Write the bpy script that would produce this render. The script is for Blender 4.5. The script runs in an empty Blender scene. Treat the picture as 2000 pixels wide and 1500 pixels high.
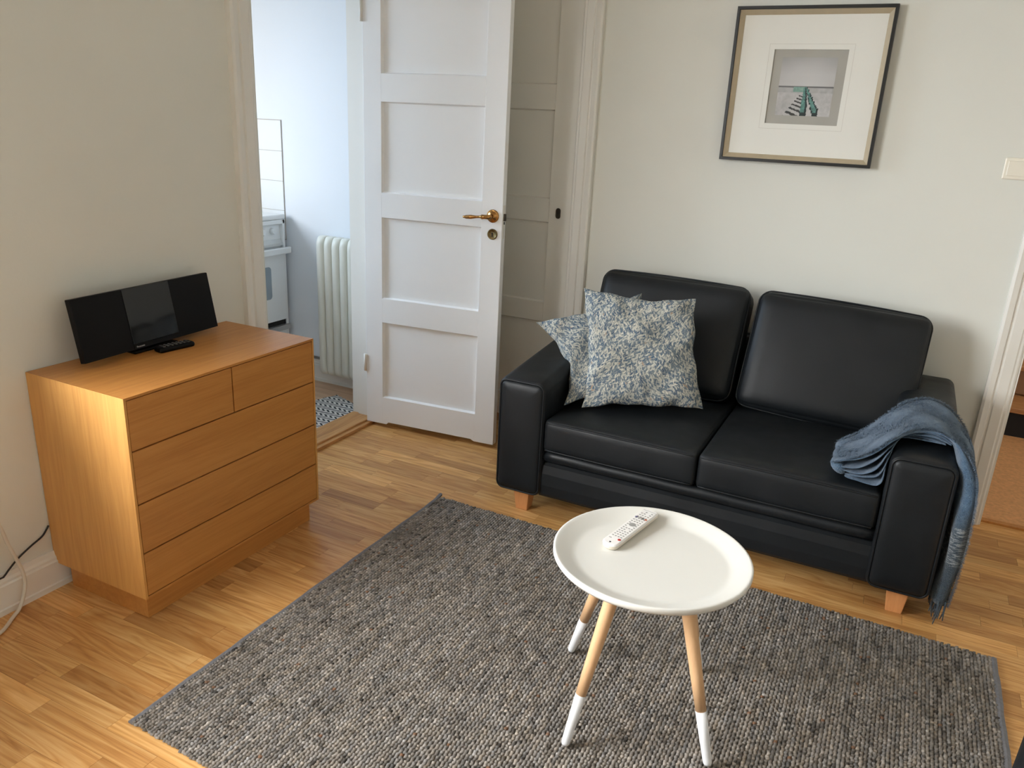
import bpy, bmesh, math, random
import numpy as np
from mathutils import Matrix, Vector

SC = bpy.context.scene
COL = SC.collection
rnd = random.Random(11)
nrng = np.random.default_rng(5)
PI = math.pi

# ------------------------------------------------------------------ camera
cam_d = bpy.data.cameras.new('camera')
cam = bpy.data.objects.new('camera', cam_d)
COL.objects.link(cam)
RIGHT = Vector((0.89154573, 0.45050285, 0.04683358))
DOWN = Vector((0.18246216, -0.26259239, -0.94749818))
FWD = Vector((-0.41455249, 0.85328331, -0.31631285))
CAMP = Vector((0.0, 0.0, 1.55))
FPX = 1530.62
cam.matrix_world = Matrix(((RIGHT.x, -DOWN.x, -FWD.x, CAMP.x),
                           (RIGHT.y, -DOWN.y, -FWD.y, CAMP.y),
                           (RIGHT.z, -DOWN.z, -FWD.z, CAMP.z),
                           (0, 0, 0, 1)))
cam_d.sensor_fit = 'HORIZONTAL'
cam_d.sensor_width = 36.0
cam_d.lens = FPX / 2000.0 * 36.0
cam_d.clip_start = 0.05
SC.camera = cam

# ------------------------------------------------------------------ world, daylight, exposure
world = bpy.data.worlds.new('world')
SC.world = world
world.use_nodes = True
bg = world.node_tree.nodes['Background']
bg.inputs['Color'].default_value = (0.72, 0.83, 1.0, 1)
bg.inputs['Strength'].default_value = 1.5

def area(name, loc, direction, sx, sy, power, color):
    d = bpy.data.lights.new(name, 'AREA')
    d.shape = 'RECTANGLE'; d.size = sx; d.size_y = sy
    d.energy = power; d.color = color
    o = bpy.data.objects.new(name, d); COL.objects.link(o)
    o.location = loc
    o.rotation_euler = Vector(direction).to_track_quat('-Z', 'Y').to_euler()
    return o
# daylight through the living room window in the left wall: bright sky seen above the opposite roofs
area('window_daylight', (-4.0, -1.05, 2.35), (1, 0.52, -0.45), 3.8, 2.4, 1050, (0.985, 0.99, 0.985))
# daylight through the kitchen window
area('kitchen_daylight', (-5.4, 1.95, 2.35), (1, 0.25, -0.35), 2.2, 1.9, 270, (0.66, 0.82, 1.0))

SC.cycles.max_bounces = 16
SC.cycles.diffuse_bounces = 10
SC.view_settings.view_transform = 'Standard'
SC.view_settings.look = 'None'
SC.view_settings.exposure = 0.0
SC.view_settings.gamma = 1.0
SC.view_settings.use_curve_mapping = False

# ------------------------------------------------------------------ helpers
def project(p):
    v = Vector(p) - CAMP
    z = v.dot(FWD)
    if z < 0.05:
        return None
    return (1000 + FPX * v.dot(RIGHT) / z, 750 + FPX * v.dot(DOWN) / z)

def link_mesh(name, me, mat=None, parent=None, smooth=False):
    if mat is not None and not me.materials:
        me.materials.append(mat)
    if smooth:
        me.polygons.foreach_set('use_smooth', [True] * len(me.polygons))
    o = bpy.data.objects.new(name, me)
    COL.objects.link(o)
    if parent is not None:
        o.parent = parent
        m = Matrix.Identity(4)
        chain = []
        p = parent
        while p is not None:
            chain.append(p); p = p.parent
        for p in reversed(chain):
            m = m @ (p.matrix_parent_inverse @ p.matrix_basis)
        o.matrix_parent_inverse = m.inverted()
    return o

class MB:
    """collects simple solids in world coordinates; build() links them as one mesh"""
    def __init__(self):
        self.v = []; self.f = []
    def add(self, v, f):
        n = len(self.v)
        self.v += [tuple(p) for p in v]
        self.f += [tuple(i + n for i in q) for q in f]
        return self
    def box(self, a, b):
        x0, y0, z0 = a; x1, y1, z1 = b
        v = [(x0, y0, z0), (x1, y0, z0), (x1, y1, z0), (x0, y1, z0), (x0, y0, z1), (x1, y0, z1), (x1, y1, z1), (x0, y1, z1)]
        f = [(0, 3, 2, 1), (4, 5, 6, 7), (0, 1, 5, 4), (1, 2, 6, 5), (2, 3, 7, 6), (3, 0, 4, 7)]
        return self.add(v, f)
    def loft(self, rings, cap=True, closed=False):
        n = len(rings[0]); v = [p for r in rings for p in r]; f = []
        m = len(rings)
        for i in range(m if closed else m - 1):
            a = i * n; b = ((i + 1) % m) * n
            for j in range(n):
                k = (j + 1) % n
                f.append((a + j, a + k, b + k, b + j))
        if cap and not closed:
            f.append(tuple(range(n - 1, -1, -1)))
            f.append(tuple((m - 1) * n + j for j in range(n)))
        return self.add(v, f)
    def tube(self, pts, r, n=8, cap=True, closed=False):
        pts = [Vector(p) for p in pts]; rings = []
        m = len(pts)
        rr = r if isinstance(r, (list, tuple)) else [r] * m
        up = None
        for i, p in enumerate(pts):
            if closed:
                t = pts[(i + 1) % m] - pts[i - 1]
            else:
                t = pts[min(i + 1, m - 1)] - pts[max(i - 1, 0)]
            t.normalize()
            if up is None:
                up = Vector((0, 0, 1)) if abs(t.z) < 0.9 else Vector((1, 0, 0))
            a = (up - t * up.dot(t))
            if a.length < 1e-5:
                a = t.orthogonal()
            a.normalize(); b = t.cross(a); up = a
            rings.append([p + (a * math.cos(2 * PI * k / n) + b * math.sin(2 * PI * k / n)) * rr[i] for k in range(n)])
        return self.loft(rings, cap, closed)
    def lathe(self, prof, c=(0, 0, 0), axis='z', n=32):
        rings = []
        for (r, h) in prof:
            ring = []
            for k in range(n):
                a = 2 * PI * k / n
                u, w = r * math.cos(a), r * math.sin(a)
                if axis == 'z': q = (c[0] + u, c[1] + w, c[2] + h)
                elif axis == 'y': q = (c[0] + w, c[1] + h, c[2] + u)
                else: q = (c[0] + h, c[1] + u, c[2] + w)
                ring.append(q)
            rings.append(ring)
        return self.loft(rings, True)
    def mesh(self, name, fix=True):
        me = bpy.data.meshes.new(name)
        me.from_pydata(self.v, [], self.f)
        if fix:
            bm = bmesh.new(); bm.from_mesh(me)
            bmesh.ops.recalc_face_normals(bm, faces=bm.faces[:])
            bm.to_mesh(me); bm.free()
        me.update()
        return me
    def xform(self, M):
        self.v = [tuple(M @ Vector(p)) for p in self.v]
        return self
    def build(self, name, mat, parent=None, smooth=False, bevel=0.0, seg=2):
        o = link_mesh(name, self.mesh(name), mat, parent, smooth)
        if bevel:
            bv = o.modifiers.new('bevel', 'BEVEL'); bv.width = bevel; bv.segments = seg
            bv.limit_method = 'ANGLE'; bv.angle_limit = 0.6
        return o

def tag(o, label=None, cat=None, group=None, kind=None):
    if label: o['label'] = label
    if cat: o['category'] = cat
    if group: o['group'] = group
    if kind: o['kind'] = kind
    return o

def thing(name, loc, label, cat, group=None, kind=None):
    o = bpy.data.objects.new(name, None); COL.objects.link(o)
    o.location = loc; o.empty_display_size = 0.05
    return tag(o, label, cat, group, kind)

def rrect(w, h, r, n=5):
    """rounded rectangle outline centred on 0, list of (a, b)"""
    out = []
    for (sx, sy, a0) in ((1, 1, 0), (-1, 1, PI / 2), (-1, -1, PI), (1, -1, 1.5 * PI)):
        for k in range(n + 1):
            a = a0 + PI / 2 * k / n
            out.append((sx * (w / 2 - r) + r * math.cos(a), sy * (h / 2 - r) + r * math.sin(a)))
    return out

def puffbox(w, d, h, r, crown=(0, 0, 0), n=(14, 8, 8), noise=0.0, seed=0):
    """soft box: subdivided, rounded edges of radius r, crown swells the faces"""
    bm = bmesh.new()
    nx, ny, nz = n
    def coord(i, m, half):
        # denser near the ends
        e = r * 1.0
        ks = [-half, -half + e * 0.12, -half + e * 0.4, -half + e]
        mid = np.linspace(-half + e, half - e, m)[1:-1]
        return np.array(ks + list(mid) + [-k for k in reversed(ks)])
    X = coord(0, nx, w / 2); Y = coord(0, ny, d / 2); Z = coord(0, nz, h / 2)
    cache = {}
    rs = np.random.default_rng(seed)
    ph = rs.uniform(0, 6.28, (6, 3)); fr = rs.uniform(4, 13, (6, 3)) * rs.choice([-1, 1], (6, 3))
    def V(x, y, z):
        key = (round(x, 6), round(y, 6), round(z, 6))
        if key in cache: return cache[key]
        p = Vector((x, y, z))
        c = Vector((max(-w / 2 + r, min(w / 2 - r, x)), max(-d / 2 + r, min(d / 2 - r, y)), max(-h / 2 + r, min(h / 2 - r, z))))
        dl = p - c
        if dl.length > 1e-9:
            # push onto sphere of radius r (box norm kept)
            p = c + dl.normalized() * r * (max(abs(dl.x), abs(dl.y), abs(dl.z)) / r)
        u, v, t = 2 * x / w, 2 * y / d, 2 * z / h
        fx = (1 - v * v) * (1 - t * t); fy = (1 - u * u) * (1 - t * t); fz = (1 - u * u) * (1 - v * v)
        def sm(q): return max(q, 0) ** 0.6
        p.x += crown[0] * u * sm(fx); p.y += crown[1] * v * sm(fy); p.z += crown[2] * t * sm(fz)
        if noise:
            s = sum(math.sin(fr[k][0] * x + fr[k][1] * y + fr[k][2] * z + ph[k][0]) for k in range(6)) / 6
            p += Vector((0.4 * u, v, t)) * noise * s
        cache[key] = bm.verts.new(p)
        return cache[key]
    def face(A, B, fn):
        for i in range(len(A) - 1):
            for j in range(len(B) - 1):
                try:
                    bm.faces.new((fn(A[i], B[j]), fn(A[i + 1], B[j]), fn(A[i + 1], B[j + 1]), fn(A[i], B[j + 1])))
                except ValueError:
                    pass
    for s in (-1, 1):
        face(X, Y, lambda a, b: V(a, b, s * h / 2))
        face(X, Z, lambda a, b: V(a, s * d / 2, b))
        face(Y, Z, lambda a, b: V(s * w / 2, a, b))
    bmesh.ops.recalc_face_normals(bm, faces=bm.faces[:])
    return bm

def bm_obj(name, bm, mat, parent=None, M=None, smooth=True):
    if M is not None: bmesh.ops.transform(bm, matrix=M, verts=bm.verts[:])
    me = bpy.data.meshes.new(name); bm.to_mesh(me); bm.free()
    return link_mesh(name, me, mat, parent, smooth)

# ------------------------------------------------------------------ materials
class NT:
    def __init__(self, name):
        self.m = bpy.data.materials.new(name); self.m.use_nodes = True
        self.t = self.m.node_tree; self.n = self.t.nodes
        self.b = self.n['Principled BSDF']
    def node(self, typ, **kw):
        nd = self.n.new(typ)
        for k, v in kw.items():
            if k.startswith('_'): setattr(nd, k[1:], v)
            else: self.set(nd, k, v)
        return nd
    def set(self, nd, key, v):
        s = nd.inputs[int(key[1:])] if key[0] == 'i' and key[1:].isdigit() else nd.inputs[key.replace('__', ' ')]
        if isinstance(v, bpy.types.NodeSocket): self.t.links.new(v, s)
        else: s.default_value = v
    def math(self, op, a, b=0.0, c=0.0, clamp=False):
        nd = self.n.new('ShaderNodeMath'); nd.operation = op; nd.use_clamp = clamp
        for i, v in enumerate((a, b, c)):
            if isinstance(v, bpy.types.NodeSocket): self.t.links.new(v, nd.inputs[i])
            else: nd.inputs[i].default_value = v
        return nd.outputs[0]
    def vmath(self, op, a, b=(0, 0, 0)):
        nd = self.n.new('ShaderNodeVectorMath'); nd.operation = op
        for i, v in enumerate((a, b)):
            if isinstance(v, bpy.types.NodeSocket): self.t.links.new(v, nd.inputs[i])
            else: nd.inputs[i].default_value = v
        return nd.outputs['Value'] if op in ('LENGTH', 'DOT_PRODUCT', 'DISTANCE') else nd.outputs[0]
    def mix(self, f, a, b, blend='MIX'):
        nd = self.n.new('ShaderNodeMix'); nd.data_type = 'RGBA'; nd.blend_type = blend
        for k, v in ((0, f), (6, a), (7, b)):
            if isinstance(v, bpy.types.NodeSocket): self.t.links.new(v, nd.inputs[k])
            else: nd.inputs[k].default_value = (v if k == 0 else (tuple(v) + (1,) if len(v) == 3 else v))
        return nd.outputs[2]
    def pos(self): return self.n.new('ShaderNodeNewGeometry').outputs['Position']
    def mapping(self, vec, scale=(1, 1, 1), loc=(0, 0, 0), rot=(0, 0, 0)):
        nd = self.n.new('ShaderNodeMapping')
        self.t.links.new(vec, nd.inputs['Vector'])
        nd.inputs['Scale'].default_value = scale; nd.inputs['Location'].default_value = loc; nd.inputs['Rotation'].default_value = rot
        return nd.outputs[0]
    def noise(self, vec, scale, detail=3, rough=0.5, dist=0.0):
        nd = self.n.new('ShaderNodeTexNoise')
        self.t.links.new(vec, nd.inputs['Vector'])
        nd.inputs['Scale'].default_value = scale; nd.inputs['Detail'].default_value = detail
        nd.inputs['Roughness'].default_value = rough; nd.inputs['Distortion'].default_value = dist
        return nd.outputs[0]
    def ramp(self, fac, stops):
        nd = self.n.new('ShaderNodeValToRGB'); self.t.links.new(fac, nd.inputs[0])
        e = nd.color_ramp.elements
        while len(e) < len(stops): e.new(0.5)
        for i, (p, c) in enumerate(stops):
            e[i].position = p; e[i].color = tuple(c) + (1,) if len(c) == 3 else c
        return nd.outputs[0]
    def bump(self, h, strength=0.2, dist=0.002):
        nd = self.n.new('ShaderNodeBump'); nd.inputs['Strength'].default_value = strength; nd.inputs['Distance'].default_value = dist
        self.t.links.new(h, nd.inputs['Height']); self.t.links.new(nd.outputs[0], self.b.inputs['Normal'])
    def out(self, color=None, rough=0.5, metal=0.0, spec=0.5, **kw):
        if color is not None: self.set(self.b, 'Base Color', color if isinstance(color, bpy.types.NodeSocket) else tuple(color) + (1,))
        self.set(self.b, 'Roughness', rough); self.set(self.b, 'Metallic', metal); self.set(self.b, 'Specular IOR Level', spec)
        for k, v in kw.items(): self.set(self.b, k, v)
        return self.m

def srgb(r, g, b):
    def f(c):
        c /= 255.0
        return c / 12.92 if c <= 0.04045 else ((c + 0.055) / 1.055) ** 2.4
    return (f(r), f(g), f(b))

def plain(name, col, rough=0.5, metal=0.0, spec=0.5, var=0.06, scale=8, bump=0.0, bscale=200, bdist=0.001, **kw):
    t = NT(name); p = t.pos()
    n = t.noise(p, scale, 3)
    a = tuple(c * (1 - var) for c in col); b = tuple(min(1, c * (1 + var)) for c in col)
    c = t.ramp(n, [(0.3, a), (0.7, b)])
    if bump:
        t.bump(t.noise(p, bscale, 2), bump, bdist)
    return t.out(c, rough, metal, spec, **kw)

def wood(name, dark, mid, light, axis, fine=1.0, rough=0.4, contrast=1.0, obj_random=False, rings=0.35, spec=0.4):
    """axis: 0/1/2 direction of the grain"""
    t = NT(name); p = t.pos()
    if obj_random:
        oi = t.n.new('ShaderNodeObjectInfo').outputs['Random']
        isl = t.n.new('ShaderNodeNewGeometry').outputs['Random Per Island']
        rr = t.math('FRACT', t.math('ADD', t.math('MULTIPLY', oi, 7.31), isl))
        off = t.n.new('ShaderNodeCombineXYZ')
        t.t.links.new(t.math('MULTIPLY', rr, 37.0), off.inputs[0]); t.t.links.new(t.math('MULTIPLY', rr, 91.0), off.inputs[1])
        p = t.vmath('ADD', p, off.outputs[0])
    s_long, s_cross = 1.6 * fine, 60 * fine
    sc = [s_cross] * 3; sc[axis] = s_long * 1.2
    g1 = t.noise(t.mapping(p, tuple(sc)), 1.0, 4, 0.6, 0.3)
    sc2 = [11 * fine] * 3; sc2[axis] = 0.9 * fine
    g2 = t.noise(t.mapping(p, tuple(sc2)), 1.0, 3, 0.5, 1.2)
    # cathedral rings from a distorted field
    ring = t.math('FRACT', t.math('MULTIPLY', g2, 9.0))
    ring = t.math('ABSOLUTE', t.math('SUBTRACT', ring, 0.5))
    sc3 = [420 * fine] * 3; sc3[axis] = 9 * fine
    g3 = t.noise(t.mapping(p, tuple(sc3)), 1.0, 2, 0.5)
    f = t.math('ADD', t.math('MULTIPLY', g1, 0.55), t.math('MULTIPLY', ring, rings))
    f = t.math('ADD', f, t.math('MULTIPLY', g3, 0.25))
    f = t.math('ADD', t.math('MULTIPLY', t.math('SUBTRACT', f, 0.48), contrast), 0.5)
    c = t.ramp(f, [(0.22, dark), (0.5, mid), (0.78, light)])
    if obj_random:
        tone = t.ramp(rr, [(0.0, (0.66, 0.60, 0.55)), (0.3, (0.88, 0.84, 0.80)), (0.55, (1.0, 1.0, 1.0)), (0.8, (0.93, 0.96, 0.97)), (1.0, (1.16, 1.17, 1.16))])
        c = t.mix(1.0, c, tone, 'MULTIPLY')
    t.bump(g3, 0.06, 0.0006)
    return t.out(c, rough, 0, spec)

M = {}
M['wall'] = plain('wall_paint', (0.73, 0.735, 0.68), 0.75, spec=0.25, var=0.02, scale=1.5, bump=0.12, bscale=90, bdist=0.002)
M['ceil'] = plain('ceiling_paint', (0.86, 0.85, 0.82), 0.8, spec=0.2, var=0.01)
M['trim'] = plain('white_gloss_paint', (0.78, 0.765, 0.715), 0.38, spec=0.45, var=0.015, scale=3, bump=0.05, bscale=30, bdist=0.002)
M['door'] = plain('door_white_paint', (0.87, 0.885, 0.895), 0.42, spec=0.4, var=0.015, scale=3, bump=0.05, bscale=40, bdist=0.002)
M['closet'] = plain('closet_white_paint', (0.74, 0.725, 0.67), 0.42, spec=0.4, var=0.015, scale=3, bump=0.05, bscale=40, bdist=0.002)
M['kwall'] = plain('kitchen_paint', (0.76, 0.80, 0.85), 0.6, spec=0.3, var=0.015, scale=2)
M['kfloor'] = wood('kitchen_laminate', srgb(176, 140, 112), srgb(205, 170, 140), srgb(220, 190, 160), 0, 0.7, 0.4)
M['hfloor'] = plain('hall_linoleum', srgb(214, 162, 112), 0.5, var=0.14, scale=60)
M['oakfloor'] = wood('oak_parquet', srgb(166, 112, 58), srgb(206, 154, 92), srgb(224, 181, 122), 0, 1.0, 0.33, 1.25, True, 0.42)
M['subfloor'] = plain('subfloor_brown', srgb(92, 60, 32), 0.8)
M['sill'] = wood('oak_threshold', srgb(150, 100, 55), srgb(196, 146, 92), srgb(212, 166, 112), 1, 1.0, 0.35)
M['oak_v'] = wood('dresser_oak_vertical', srgb(184, 128, 66), srgb(210, 156, 88), srgb(222, 174, 106), 2, 0.8, 0.42, 0.8, False, 0.16)
M['oak_h'] = wood('dresser_oak_horizontal', srgb(164, 104, 50), srgb(192, 133, 70), srgb(206, 151, 88), 1, 0.8, 0.38, 0.8, False, 0.16)
M['oak_dark'] = plain('drawer_gap_brown', srgb(92, 45, 16), 0.6)
M['beech'] = wood('beech_leg', srgb(204, 160, 116), srgb(220, 180, 138), srgb(230, 194, 154), 2, 0.8, 0.4, 0.6, False, 0.1)
M['sofaleg'] = wood('sofa_leg_wood', srgb(182, 120, 72), srgb(208, 148, 96), srgb(220, 164, 112), 2, 1.2, 0.4, 0.6, False, 0.1)
M['white'] = plain('table_white_lacquer', (0.73, 0.73, 0.695), 0.35, spec=0.4, var=0.01)
M['sock'] = plain('leg_white_paint', (0.80, 0.82, 0.84), 0.4, var=0.01)
M['blackplastic'] = plain('black_plastic', (0.004, 0.004, 0.0045), 0.4, spec=0.15)
M['screen'] = plain('black_gloss', (0.006, 0.006, 0.007), 0.06, spec=0.42, var=0.0)
M['rubber'] = plain('dark_buttons', (0.10, 0.10, 0.10), 0.5)
M['greyprint'] = plain('grey_print', (0.32, 0.32, 0.31), 0.5)
M['silverprint'] = plain('silver_print', (0.5, 0.5, 0.5), 0.4)
M['remote'] = plain('remote_white', (0.82, 0.81, 0.80), 0.3, var=0.01)
M['remote_side'] = plain('remote_side_cream', (0.68, 0.62, 0.52), 0.4, var=0.01)
M['red'] = plain('button_red', srgb(170, 45, 40), 0.4)
M['orange'] = plain('button_orange', srgb(180, 90, 60), 0.4)
M['blue'] = plain('button_blue', srgb(60, 62, 105), 0.4)
M['brass'] = plain('aged_brass', srgb(178, 134, 82), 0.25, 1.0, var=0.25, scale=60)
M['brass_dark'] = plain('tarnished_brass', srgb(120, 104, 72), 0.4, 1.0, var=0.3, scale=70)
M['bronze'] = plain('dark_bronze', srgb(62, 56, 48), 0.5, 0.6, var=0.3, scale=70)
M['steel'] = plain('steel', (0.55, 0.54, 0.52), 0.35, 1.0)
M['enamel'] = plain('stove_enamel', (0.78, 0.80, 0.81), 0.3, var=0.01)
M['enamel_grey'] = plain('stove_grey_panel', (0.60, 0.61, 0.60), 0.35)
M['ovenglass'] = plain('oven_glass', (0.30, 0.36, 0.41), 0.15)
M['dark'] = plain('dark_gap', (0.012, 0.011, 0.010), 0.8)
M['tile'] = plain('wall_tile_glaze', (0.82, 0.85, 0.87), 0.15, spec=0.5, var=0.01)
M['grout'] = plain('tile_grout', (0.42, 0.38, 0.34), 0.9)
M['radiator'] = plain('radiator_enamel', (0.72, 0.72, 0.65), 0.4, var=0.02)
M['framebl'] = plain('frame_black', (0.010, 0.010, 0.010), 0.35)
M['framegold'] = plain('frame_champagne', srgb(182, 168, 142), 0.5, 0.0, var=0.04, scale=40)
M['mat'] = plain('mat_board', (0.82, 0.82, 0.77), 0.8, spec=0.2, var=0.01)
M['matline'] = plain('mat_groove', (0.62, 0.60, 0.55), 0.9)
M['backing'] = plain('print_grey_border', (0.40, 0.39, 0.35), 0.8)
M['switch'] = plain('switch_plastic', (0.84, 0.80, 0.69), 0.35, var=0.01)
M['cablew'] = plain('white_cable', (0.66, 0.61, 0.52), 0.5)
M['cableb'] = plain('black_cable', (0.02, 0.02, 0.02), 0.5)
M['hem'] = plain('rug_binding', srgb(116, 116, 120), 0.9, var=0.12, scale=120, bump=0.5, bscale=350)
M['tread'] = wood('stair_wood', srgb(150, 98, 56), srgb(190, 138, 88), srgb(205, 155, 105), 0, 1.0, 0.45)
M['riser'] = plain('stair_riser_beige', srgb(150, 112, 78), 0.6)

def leather(name):
    t = NT(name); p = t.pos()
    n = t.noise(p, 6, 3)
    c = t.ramp(n, [(0.3, (0.0050, 0.0068, 0.0086)), (0.7, (0.0078, 0.0100, 0.0124))])
    vo = t.n.new('ShaderNodeTexVoronoi'); t.t.links.new(p, vo.inputs['Vector']); vo.inputs['Scale'].default_value = 420
    wr = t.noise(p, 28, 4, 0.6)
    h = t.math('ADD', t.math('MULTIPLY', vo.outputs['Distance'], 0.25), wr)
    t.bump(h, 0.22, 0.0018)
    r = t.ramp(t.noise(p, 9, 2), [(0.3, (0.44,) * 3), (0.7, (0.54,) * 3)])
    return t.out(c, r, 0, 0.36)
M['leather'] = leather('black_leather')

def glass(name, amount=0.06):
    t = NT(name)
    tr = t.n.new('ShaderNodeBsdfTransparent'); gl = t.n.new('ShaderNodeBsdfGlossy'); gl.inputs['Roughness'].default_value = 0.0
    lw = t.n.new('ShaderNodeLayerWeight'); lw.inputs['Blend'].default_value = 0.5
    fr = t.math('ADD', t.math('MULTIPLY', t.math('POWER', lw.outputs['Facing'], 5.0), 0.5), 0.022)
    mx = t.n.new('ShaderNodeMixShader')
    t.t.links.new(fr, mx.inputs[0]); t.t.links.new(tr.outputs[0], mx.inputs[1]); t.t.links.new(gl.outputs[0], mx.inputs[2])
    t.t.links.new(mx.outputs[0], t.n['Material Output'].inputs['Surface'])
    return t.m
M['glass'] = glass('clear_glass')

def vcol(name, attr, rough=0.9, spec=0.2, **kw):
    t = NT(name)
    a = t.n.new('ShaderNodeAttribute'); a.attribute_name = attr
    return t.out(a.outputs['Color'], rough, 0, spec, **kw)
M['wool'] = vcol('rug_wool', 'wool', 0.95, 0.1)
M['print'] = vcol('beach_print', 'ink', 0.6, 0.2)

def leaf_cloth(name):
    t = NT(name)
    a = t.n.new('ShaderNodeAttribute'); a.attribute_name = 'dye'
    p = t.pos()
    t.bump(t.noise(p, 900, 2), 0.25, 0.001)
    return t.out(a.outputs['Color'], 0.9, 0, 0.15)
M['leaf'] = leaf_cloth('leaf_print_cotton')

def leaf_print(n, seed):
    """colour grid of a dense small-leaf print: cream and slate blue leaves following a wavy flow"""
    rs_ = np.random.default_rng(seed)
    img_ = np.empty((n, n, 3)); img_[:] = srgb(112, 126, 136)
    img_ *= rs_.normal(1, .05, (n, n, 1))
    fx = rs_.uniform(3, 7, (4, 2)) * rs_.choice([-1, 1], (4, 2)); fp = rs_.uniform(0, 6.28, 4)
    def flow(x, y): return 1.35 + .75 * sum(math.sin(fx[k][0] * x + fx[k][1] * y + fp[k]) for k in range(4)) / 1.6
    G_ = 46; cells = [(i, j_, q) for i in range(G_ + 1) for j_ in range(G_ + 1) for q in range(2)]
    rs_.shuffle(cells)
    blues = [srgb(78, 104, 128), srgb(92, 112, 130), srgb(104, 120, 132), srgb(70, 92, 116)]
    creams = [srgb(212, 211, 198), srgb(200, 200, 190), srgb(220, 217, 204), srgb(190, 192, 184)]
    for (i, j_, q) in cells:
        cx = (i + rs_.uniform(-.4, .4) + .5 * q) / G_; cy = (j_ + rs_.uniform(-.4, .4) + .5 * q) / G_
        side = 1 if (i + j_ + q) % 2 else -1
        an = flow(cx, cy) + side * rs_.uniform(.35, .75)
        hl = rs_.uniform(.019, .025); hw = hl * rs_.uniform(.24, .31)
        u_ = rs_.random()
        col_ = creams[rs_.integers(4)] if u_ < .56 else blues[rs_.integers(4)]
        if u_ > .992: col_ = srgb(176, 152, 132)
        r_ = int(hl * n * 1.15) + 1
        i0, i1 = max(0, int(cx * n) - r_), min(n, int(cx * n) + r_ + 1); j0, j1 = max(0, int(cy * n) - r_), min(n, int(cy * n) + r_ + 1)
        if i1 <= i0 or j1 <= j0: continue
        X_, Y_ = np.meshgrid((np.arange(i0, i1) + .5) / n - cx, (np.arange(j0, j1) + .5) / n - cy, indexing='ij')
        lx = X_ * math.cos(an) + Y_ * math.sin(an); ly = -X_ * math.sin(an) + Y_ * math.cos(an) + side * .30 / hl * lx * lx
        wd = hw * np.clip(1 - (lx / hl) ** 2, 0, 1)
        m_ = np.clip((wd - np.abs(ly)) * n + .5, 0, 1) * (np.abs(lx) < hl)
        rim = np.clip((wd * 1.0 + .0016 - np.abs(ly)) * n + .5, 0, 1) * (np.abs(lx) < hl)
        blk = img_[i0:i1, j0:j1]
        blk = blk * (1 - .75 * rim[..., None]) + .75 * rim[..., None] * np.array(srgb(88, 102, 114) if u_ < .56 else srgb(186, 188, 180))
        blk = blk * (1 - m_[..., None]) + m_[..., None] * np.array(col_)
        img_[i0:i1, j0:j1] = blk
    return np.clip(img_ * .82, 0, 1)

def throw_mat(name):  # blue mohair with a pale flecked band
    t = NT(name); p = t.pos()
    sx = t.n.new('ShaderNodeSeparateXYZ'); t.t.links.new(p, sx.inputs[0])
    nz = t.math('ADD', t.math('MULTIPLY', t.noise(p, 30, 4, 0.6), 0.6), t.math('MULTIPLY', t.noise(t.mapping(p, (240, 520, 240)), 1.0, 3), 0.4))
    fine = t.noise(t.mapping(p, (260, 700, 260)), 1.0, 2)
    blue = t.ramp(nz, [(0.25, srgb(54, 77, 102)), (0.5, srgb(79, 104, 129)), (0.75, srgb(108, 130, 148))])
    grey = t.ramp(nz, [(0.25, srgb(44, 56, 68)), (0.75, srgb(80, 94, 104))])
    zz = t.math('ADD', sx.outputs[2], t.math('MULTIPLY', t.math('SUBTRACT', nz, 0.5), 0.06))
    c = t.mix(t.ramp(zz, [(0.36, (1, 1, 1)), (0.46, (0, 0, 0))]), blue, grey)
    band = t.math('MULTIPLY', t.math('GREATER_THAN', zz, 0.24), t.math('LESS_THAN', zz, 0.38))
    fl = t.math('MULTIPLY', band, t.math('GREATER_THAN', t.noise(t.mapping(p, (45, 45, 330)), 1.0, 2), 0.53))
    c = t.mix(t.math('MULTIPLY', fl, 0.5), c, srgb(176, 182, 184))
    t.bump(t.math('ADD', fine, nz), 0.9, 0.006)
    m = t.out(c, 0.95, 0, 0.1)
    t.set(t.b, 'Sheen Weight', 0.3); t.set(t.b, 'Sheen Roughness', 0.5)
    return m
M['throw'] = throw_mat('blue_mohair')

def zigzag(name):
    t = NT(name); p = t.pos()
    s = t.n.new('ShaderNodeSeparateXYZ'); t.t.links.new(t.mapping(p, (1, 1, 1)), s.inputs[0])
    u = t.math('MULTIPLY', s.outputs[1], 17.0); v = t.math('MULTIPLY', s.outputs[0], 30.0)
    tri = t.math('ABSOLUTE', t.math('SUBTRACT', t.math('FRACT', u), 0.5))
    k = t.math('FRACT', t.math('ADD', v, t.math('MULTIPLY', tri, 2.2)))
    m = t.math('LESS_THAN', k, 0.48)
    gap = t.math('GREATER_THAN', t.math('ABSOLUTE', t.math('SUBTRACT', t.math('FRACT', t.math('MULTIPLY', u, 2.0)), 0.5)), 0.40)
    m = t.math('MULTIPLY', m, t.math('SUBTRACT', 1.0, gap))
    c = t.mix(m, (0.72, 0.72, 0.71), (0.06, 0.065, 0.075))
    return t.out(c, 0.9, 0, 0.1)
M['zigzag'] = zigzag('zigzag_cotton')

# ------------------------------------------------------------------ room shell
WX = -2.345      # left wall face
BY = 3.64        # back wall face
RX = 1.46        # right wall face
FY = -0.95       # wall behind the camera
CH = 2.72        # ceiling height
KX = -2.49       # kitchen side of the left wall
KY = 3.579       # kitchen back wall
KL = -3.92       # kitchen far wall
def struct(name, mb, mat, label, cat, bevel=0.0, parent=None):
    o = mb.build(name, mat, parent, bevel=bevel)
    return tag(o, label, cat, kind='structure')

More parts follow.
